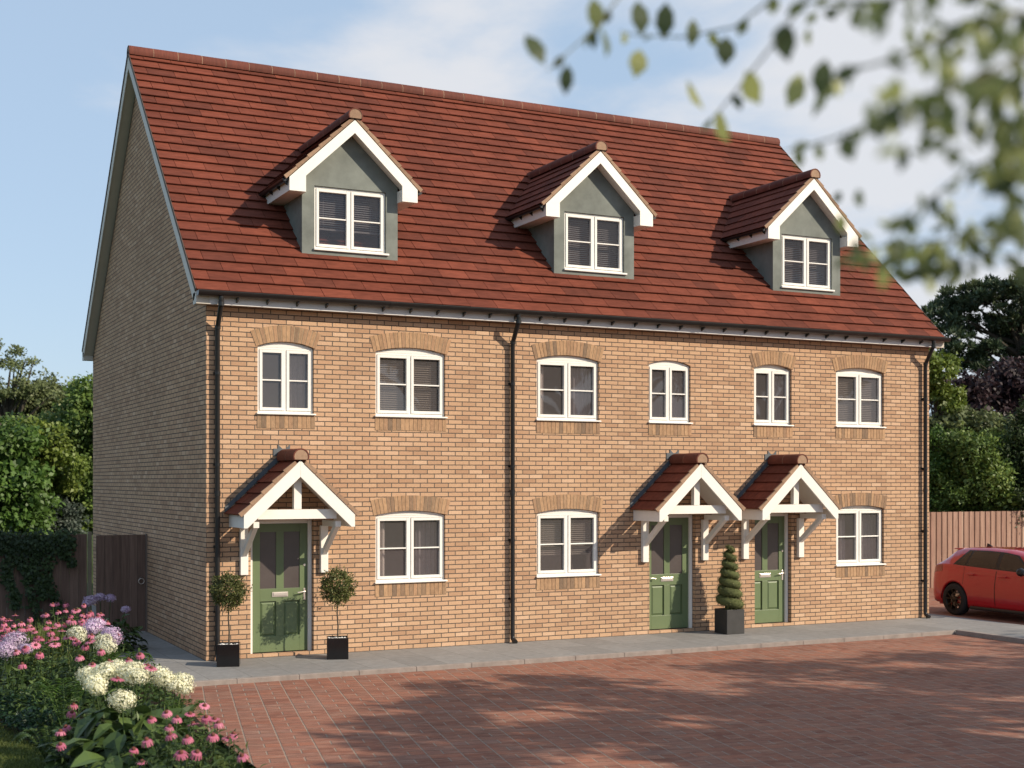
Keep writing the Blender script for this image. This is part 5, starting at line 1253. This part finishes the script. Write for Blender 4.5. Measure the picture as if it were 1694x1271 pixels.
            li.build('arch_liner', black, root)
car()

# ------------------------------------------------------------------ flower bed
def zp(x, y): return 0.0 + x / 3.9595, 950 + y / 3.9595
def coneflowers(heads, label, seed, h_lo, h_hi, nleaf=260, group='coneflower clumps in the bed'):
    """one plant: stems, leaves, and flower heads (petals > cone); heads = list of (zoomx, zoomy, height)"""
    rg = np.random.default_rng(seed); rr = random.Random(seed)
    H = [at_height(*zp(x, y), h) for x, y, h in heads]
    c = sum(H, Vector()) / len(H); base = Vector((c.x, c.y + 0.05, -0.06))
    root = empty('coneflower', base, 0, label, 'flowers')
    b = MB(); LP, LD = [], []
    for (x, y, h), p in zip(heads, H):
        q = p - base; g = Vector((q.x * .3 + rr.uniform(-.02, .02), q.y * .3 + rr.uniform(-.02, .02), 0)); m = g.lerp(q, .5) + Vector((rr.uniform(-.03, .03), rr.uniform(-.03, .03), 0.03))
        b.tube([g, m, q - Vector((0, 0, .012))], [.006, .005, .004], 5, False)
        for i in range(int(10 + h * 14)):
            t = rr.random() ** .8 * .9; pp = g.lerp(m, t * 2) if t < .5 else m.lerp(q, t * 2 - 1); LP.append(pp); LD.append(Vector((rr.gauss(0, 1), rr.gauss(0, 1), rr.gauss(.25, .4))).normalized())
        # flower head
        tilt = Vector((rr.gauss(-.08, .18), rr.gauss(-.30, .2), 1)).normalized(); X = tilt.orthogonal().normalized(); Y = tilt.cross(X)
        n = rr.choice((12, 13, 14, 15)); Lp = rr.uniform(.050, .066); dr = rr.uniform(.7, 1.25) if rr.random() < .8 else rr.uniform(.1, .3); Lp *= rr.uniform(.72, 1.1); Q = []
        for k in range(n):
            a = 2 * math.pi * k / n + rr.uniform(-.12, .12); o = X * math.cos(a) + Y * math.sin(a); sd = tilt.cross(o); w = .0105
            p0 = q + o * .012; p1 = q + o * (.012 + Lp * .5) - tilt * (Lp * .15 * dr); p2 = q + o * (.012 + Lp * (1 - .25 * dr)) - tilt * (Lp * dr * .75)
            Q.append([p0 - sd * w * .5, p0 + sd * w * .5, p1 + sd * w, p1 - sd * w]); Q.append([p1 - sd * w, p1 + sd * w, p2 + sd * w * .55, p2 - sd * w * .55])
        fh = quads_mesh('flower_head', np.array([[tuple(v) for v in f] for f in Q]), LM['pink'], root, np.repeat(np.clip(rr.random() * .7 + rg.random(n) * .3, 0, 1), 2))
        cb = MB(); vs = [(.019, -.006), (.021, .006), (.016, .018), (.006, .024), (.0, .025)]; nn = 10; V = []
        for r_, hh in vs:
            for k in range(nn): a = 2 * math.pi * k / nn; V.append(q + (X * math.cos(a) + Y * math.sin(a)) * r_ + tilt * hh)
        cb.add(V, [(i * nn + k, i * nn + (k + 1) % nn, (i + 1) * nn + (k + 1) % nn, (i + 1) * nn + k) for i in range(len(vs) - 1) for k in range(nn)], smooth=True); cb.build('cone', M_CONE, fh)
    b.build('stem', LM['bedleaf'], root)
    xs_ = np.array([(p - base).x for p in H]); ys_ = np.array([(p - base).y for p in H]); hz = np.mean([h for _, _, h in heads])
    n = nleaf; k = rg.integers(0, len(H), n); P = np.stack([xs_[k] * .9 + rg.normal(0, .09, n), ys_[k] * .8 + rg.normal(0, .10, n), rg.random(n) ** .9 * hz * .82], 1)
    D = unit(np.stack([rg.normal(0, 1, n), rg.normal(0, 1, n), rg.normal(.5, .5, n)], 1))
    if LP: P = np.concatenate([P, np.array([tuple(p) for p in LP])]); D = np.concatenate([D, np.array([tuple(p) for p in LD])])
    n = len(P); quads_mesh('foliage', leaf_quads(P, D, unit(rg.normal(size=(n, 3)) * .5 + np.array([0, 0, 1.])), rg.uniform(.06, .13, n), rg.uniform(.016, .034, n), .15), LM['bedleaf'], root)
    return root
def hl(pts, h): return [(x, y, h + ((i * 37) % 7 - 3) * .012) for i, (x, y) in enumerate(pts)]
coneflowers(hl([(990, 945), (1090, 905), (1110, 1000), (1115, 1050), (1160, 940), (960, 1085)], .58), 'pink coneflowers to the right of the white hydrangea, leaning on its big leaves', 61, .3, .6)
coneflowers(hl([(1265, 980), (1245, 915), (1225, 1070), (1185, 1170), (1290, 1165)], .52), 'pink coneflowers with drooping petals at the middle of the front tip of the bed', 62, .3, .6)
coneflowers(hl([(1405, 950), (1350, 935), (1340, 862), (1430, 975), (1395, 1055)], .55), 'leggy coneflower stems nodding over the red paving, with one dark spent head', 63, .3, .6, 180)
coneflowers(hl([(1500, 1075), (1530, 1045), (1585, 1190)], .40), 'three outermost coneflowers standing farthest out over the red paving', 64, .3, .6, 150)
coneflowers(hl([(875, 1147), (930, 1230)], .32), 'low star shaped pink coneflower in front of the big hydrangea leaves', 65, .2, .4, 90)
coneflowers(hl([(395, 1115), (395, 1030), (430, 1000), (470, 905), (480, 855)], .36), 'shaded magenta coneflowers beside the lawn edge', 66, .3, .5, 150)
coneflowers(hl([(605, 590), (715, 570), (770, 685), (840, 560), (965, 600), (915, 525), (990, 615)], .86), 'pink coneflowers peeping over the top of the white hydrangea heads', 67, .6, .9, 260)
coneflowers(hl([(25, 325), (100, 270), (140, 320), (140, 355), (195, 330), (175, 355)], .72), 'pink coneflowers at the left edge of the photo in the rear of the bed', 68, .5, .8, 300)
coneflowers(hl([(290, 270), (300, 262), (380, 245), (380, 325), (320, 310), (195, 290)], .74), 'pink coneflowers standing behind the pale grass tuft', 69, .5, .8, 300)
coneflowers(hl([(460, 275), (430, 235), (485, 235), (545, 265), (595, 248), (475, 305), (540, 320), (510, 230)], .76), 'dense group of pink coneflowers left of the lilac hydrangea heads', 70, .5, .8, 360)
coneflowers(hl([(370, 190), (430, 192), (345, 195), (550, 200), (500, 240)], .80), 'dim rear coneflowers in the shade in front of the brown fence', 71, .5, .8, 260)
coneflowers(hl([(705, 315), (660, 300), (770, 395), (600, 400), (640, 345)], .76), 'scattered coneflowers around the lilac hydrangea heads near the side path', 72, .5, .8, 240)
coneflowers(hl([(240, 415), (270, 420), (235, 465), (360, 460), (320, 440), (360, 420), (260, 520)], .74), 'pink coneflowers in front of the pale grass tuft', 73, .5, .8, 360)
coneflowers(hl([(440, 410), (500, 440), (480, 420), (590, 440), (560, 470), (520, 540), (660, 500)], .72), 'half open coneflowers between the cream heads in mid bed', 74, .5, .8, 360)
coneflowers(hl([(20, 400), (20, 430), (105, 505), (165, 480), (30, 395), (145, 590)], .70), 'pink coneflowers among the lilac heads at the left edge', 75, .5, .8, 300)

coneflowers(hl([(60, 300), (15, 285), (90, 330), (50, 350), (10, 360), (75, 375), (120, 395), (40, 300)], .70), 'crowded pink coneflowers at the far left, partly cut by the photo edge', 76, .5, .8, 320)
coneflowers(hl([(210, 350), (225, 375), (330, 380), (345, 350), (420, 330), (405, 370), (300, 345)], .72), 'pink coneflowers rising right through the pale grass tuft', 77, .5, .8, 260)
coneflowers(hl([(560, 290), (610, 285), (640, 275), (580, 260), (530, 300), (450, 300), (660, 260)], .76), 'pink coneflowers directly behind the lilac hydrangea heads', 78, .5, .8, 260)

def hydrangea(heads, mat, label, seed, base_off=(0, 0), leaf=(0, 0), name='hydrangea', fl=.0125, foliage_r=.4, nleaf=150, lsize=.13, floret_n=620):
    """heads = (zoomx, zoomy, height above ground, radius); leaves fill a mound below"""
    rg = np.random.default_rng(seed); rr = random.Random(seed)
    H = [at_height(*zp(x, y), h) for x, y, h, r in heads]; c = sum(H, Vector()) / len(H); base = Vector((c.x + base_off[0], c.y + base_off[1], -.06))
    root = empty(name, base, 0, label, 'shrub'); b = MB(); hm = np.mean([h for _, _, h, _ in heads])
    for (x, y, h, r), p in zip(heads, H):
        q = p - base; n = int(floret_n * (r / .13) ** 1.5); d = unit(rg.normal(size=(n, 3)) + np.array([0, 0, .25])); lump = .92 + .22 * np.sin(d[:, 0] * 6 + seed + x) * np.sin(d[:, 1] * 5 + y) * np.sin(d[:, 2] * 6 + 1) + .06 * rg.normal(size=n)
        P = d * (r * lump * rg.uniform(.74, 1.05, n))[:, None] * np.array([1.12, 1.12, .80]) + np.array(tuple(q))
        Q = []
        X = unit(np.cross(d, rg.normal(size=(n, 3)))); Y = np.cross(d, X)
        for k in range(4):      # four petals a floret
            o = X * math.cos(k * math.pi / 2) + Y * math.sin(k * math.pi / 2); Q.append(leaf_quads(P, unit(o + d * .35), d, fl, fl * .95, .0))
        quads_mesh('flower_head', np.concatenate(Q), mat, root, np.tile(rg.random(n), 4))
        b.tube([(q.x * .3, q.y * .3, 0), (q.x * .8, q.y * .8, q.z * .6), q], [.009, .007, .006], 5, False)
        # leaf collar below each head
    b.build('stem', LM['bedleaf'], root)
    n = nleaf; d = unit(rg.normal(size=(n, 3)) * np.array([1, 1, .8])); d[:, 2] = np.abs(d[:, 2])
    P = d * np.array([foliage_r, foliage_r, hm * .80]) * rg.uniform(.5, 1.0, n)[:, None] + np.array([leaf[0], leaf[1], 0.02])
    D = unit(d * np.array([1, 1, .2]) + rg.normal(size=(n, 3)) * .35 + np.array([0, 0, -.35])); Nn = unit(d + np.array([0, 0, .8]) + rg.normal(size=(n, 3)) * .25)
    L = rg.uniform(lsize * .7, lsize * 1.35, n); W = L * rg.uniform(.55, .7, n)
    S = unit(np.cross(D, Nn)); N2 = np.cross(S, D); Q = []     # folded leaf: two halves, two quads each
    for sg in (1, -1):
        mid = P + D * (L * .42)[:, None]; edge = P + D * (L * .40)[:, None] + S * (W * .5 * sg)[:, None] + N2 * (W * .16)[:, None]; e0 = P + D * (L * .10)[:, None] + S * (W * .27 * sg)[:, None] + N2 * (W * .06)[:, None]
        e2 = P + D * (L * .76)[:, None] + S * (W * .27 * sg)[:, None] + N2 * (W * .0)[:, None] - N2 * (L * .04)[:, None]; tip = P + D * L[:, None] - N2 * (L * .16)[:, None]; m2 = P + D * (L * .72)[:, None] - N2 * (L * .06)[:, None]
        for q in ((P, e0, edge, mid), (mid, edge, e2, m2), (m2, e2, tip, tip * .999 + m2 * .001)):
            q = q if sg > 0 else q[::-1]; Q.append(np.stack(q, 1))
    quads_mesh('foliage', np.concatenate(Q), LM['bigleaf'], root, np.tile(rg.random(n), 6))
    return root
hydrangea([(580, 660, .80, .115), (620, 715, .76, .115), (690, 640, .84, .12), (765, 620, .86, .12), (840, 650, .83, .125), (900, 670, .82, .11), (880, 620, .86, .10), (640, 750, .73, .085)], LM['cream'],
          'big hydrangea with a bank of cream flower heads and large leaves, front of bed', 81, base_off=(0.05, -.25), foliage_r=.56, nleaf=240, lsize=.27)
hydrangea([(800, 825, .66, .125)], LM['cream'], 'single cream hydrangea head set low among large leaves', 82, base_off=(0.06, -.12), foliage_r=.52, nleaf=110, lsize=.27)
hydrangea([(1040, 665, .74, .125), (1080, 690, .72, .11), (1190, 705, .68, .125), (1150, 730, .66, .10), (1215, 755, .62, .075)], LM['cream'], 'pair of cream hydrangea heads overhanging the edge of the red paving', 83, base_off=(-.12, 0), foliage_r=.42, nleaf=150, lsize=.17)
hydrangea([(625, 335, .78, .14), (600, 355, .76, .12), (725, 395, .74, .13), (740, 430, .72, .11)], LM['lilac'], 'lilac hydrangea heads close to the side path', 84, foliage_r=.5, nleaf=170)
hydrangea([(500, 385, .74, .12), (520, 415, .70, .09)], LM['cream'], 'small cream hydrangea head among pink coneflowers in mid bed', 85, foliage_r=.4, nleaf=110)
hydrangea([(680, 440, .72, .125), (700, 480, .68, .12)], LM['cream'], 'tall cream hydrangea head with lilac lower florets beside the lilac heads', 86, foliage_r=.42, nleaf=130)
hydrangea([(95, 435, .72, .15), (70, 450, .70, .11), (30, 495, .66, .14), (165, 490, .66, .09)], LM['lilac'], 'lilac hydrangea heads at the left edge of the bed', 87, foliage_r=.5, nleaf=170)
hydrangea([(590, 172, .80, .105), (655, 150, .84, .085), (725, 158, .82, .085), (570, 192, .78, .07), (822, 232, .68, .075)], LM['lilac'], 'shaded lilac hydrangea in front of the side gate', 88, foliage_r=.66, nleaf=460, lsize=.15)

# pale grass tuft, ferns, ground cover, lawn blades
def blades(name, rg, P, L, W, lean, mat, parent=None):
    n = len(P); a = rg.random(n) * 6.283; ln = rg.random(n) * lean; D = np.stack([np.cos(a) * ln, np.sin(a) * ln, np.ones(n)], 1); S = np.stack([-np.sin(a), np.cos(a), np.zeros(n)], 1)
    L = np.broadcast_to(L, (n,))[:, None]; mid = P + unit(D) * L * .55; D2 = D.copy(); D2[:, :2] *= 2.2; tip = mid + unit(D2) * L * .45
    return quads_mesh(name, np.concatenate([np.stack([P - S * W / 2, P + S * W / 2, mid + S * W * .4, mid - S * W * .4], 1), np.stack([mid - S * W * .4, mid + S * W * .4, tip + S * W * .06, tip - S * W * .06], 1)]), mat, parent, np.tile(rg.random(n), 2))
p = at_height(*zp(285, 370), .62); rg = np.random.default_rng(91)
t = empty('grass_tuft', (p.x, p.y, -.06), 0, 'pale yellow green tuft of upright grass among the coneflowers', 'plant')
n = 420; blades('leaves', rg, np.stack([rg.normal(0, .16, n), rg.normal(0, .12, n), np.zeros(n)], 1), rg.uniform(.55, .86, n), .012, .25, LM['tuft'], t)
def fern(zx, zy, h, r, label, seed, n=9, mat='bright'):
    rg = np.random.default_rng(seed); p = at_height(*zp(zx, zy), h); t = empty('fern', (p.x, p.y, -.06), 0, label, 'plant'); P, D, N_, L = [], [], [], []; b = MB()
    for k in range(n):
        a = 2 * math.pi * k / n + rg.random() * .4; path = [Vector((math.cos(a) * r * u, math.sin(a) * r * u, (h + .06) * math.sin(u * 2.2) / .98)) for u in np.linspace(.05, 1, 18)]
        b.tube(path, [.005 * (1 - i / 20) for i in range(18)], 4, False)
        for i in range(2, 18):
            for sg in (1, -1):
                d = (path[i] - path[i - 1]).normalized(); sd = d.cross(Vector((0, 0, 1))).normalized() * sg; P.append(tuple(path[i])); D.append(tuple(sd + d * .45)); N_.append((0, 0, 1)); L.append(.11 * r / .5 * math.sin(.25 + 2.8 * i / 18 * .95) + .01)
    b.build('stem', LM[mat], t); P, D, N_, L = map(np.array, (P, D, N_, L)); quads_mesh('leaves', leaf_quads(P, D, N_, L, np.maximum(L * .3, .012), .1), LM[mat], t)
fern(430, 720, .55, .42, 'green fern frond arching beside the white hydrangea leaves', 92)
fern(330, 1040, .30, .36, 'dark fern at the shaded lawn edge under the hydrangea', 93, mat='bedleaf')
fern(800, 540, .60, .40, 'bright feathery fern behind the white hydrangea at the path side', 94)
fern(1190, 850, .42, .28, 'small fern by the paving right of the big leaved hydrangea', 95)
def in_poly(x, y, poly):
    ins = np.zeros(len(x), bool); m = len(poly)
    for i in range(m):
        x0, y0 = poly[i]; x1, y1 = poly[(i + 1) % m]; c = ((y0 > y) != (y1 > y)) & (x < (x1 - x0) * (y - y0) / (y1 - y0 + 1e-9) + x0); ins ^= c
    return ins
bed = [(-7.5, 4.3), (-1.3, 4.3), (-1.1, 0.0), (-1.12, -2.0), (-1.4, -5.0), (-1.8, -7.5), (-2.1, -9.6), (-2.4, -9.4), (-2.75, -7.4), (-3.05, -5.6), (-3.4, -3.4), (-4.2, -1.7), (-7.5, -0.6)]
def cover(name, n, seed, zmax, L, W, mat, poly, dens=None):
    rg = np.random.default_rng(seed); x = rg.uniform(min(p[0] for p in poly), max(p[0] for p in poly), n * 3); y = rg.uniform(min(p[1] for p in poly), max(p[1] for p in poly), n * 3)
    k = in_poly(x, y, poly); x, y = x[k][:n], y[k][:n]; m = len(x)
    hh = zmax * (.55 + .45 * np.sin(x * 5.1 + 1.3) * np.sin(y * 4.3)) * np.clip((y + 10.3) / 4, .25, 1)
    P = np.stack([x, y, -.06 + hh * rg.random(m) ** .6], 1); D = unit(np.stack([rg.normal(0, 1, m), rg.normal(0, 1, m), rg.normal(.3, .5, m)], 1))
    return tag(quads_mesh(name, leaf_quads(P, D, unit(rg.normal(size=(m, 3)) * .5 + np.array([0, 0, 1.])), rg.uniform(L * .6, L * 1.4, m), rg.uniform(W * .6, W * 1.4, m), .12), mat), kind='stuff')
cover('bed_undergrowth', 15000, 96, .42, .085, .04, LM['bedleaf'], bed)
cover('ground_cover', 6500, 97, .30, .05, .032, LM['teal'], [(-3.6, -2.0), (-2.7, -2.8), (-2.5, -6.0), (-2.3, -8.4), (-2.55, -8.4), (-2.95, -6.6), (-3.3, -4.4)])
cover('low_green_shrubs', 2500, 98, .55, .06, .04, LM['bright'], [(-4.2, 2.2), (-2.9, 2.2), (-2.9, 0.4), (-4.2, 0.4)])
sheet('lawn', [(-1.9, -11.0), (-2.3, -11), (-2.5, -8.5), (-2.8, -7.0), (-3.1, -5.5), (-3.45, -3.3), (-4.2, -1.5), (-8, -0.5), (-30, -0.5), (-30, -30), (-1.9, -30)][::-1], -0.075, M_GROUND)
rg = np.random.default_rng(99); n = 80000; x = rg.uniform(-4.4, -2.1, n); y = rg.uniform(-9.4, -2.2, n); k = in_poly(x, y, [(-2.0, -11), (-2.25, -11), (-2.42, -8.5), (-2.72, -7.0), (-3.02, -5.5), (-3.38, -3.3), (-4.4, -1.5), (-7, -1.2), (-7, -11)]); x, y = x[k], y[k]
tag(blades('grass', rg, np.stack([x, y, np.full(len(x), -.075)], 1), rg.uniform(.025, .05, len(x)), .0045, .8, LM['grass']), kind='stuff')
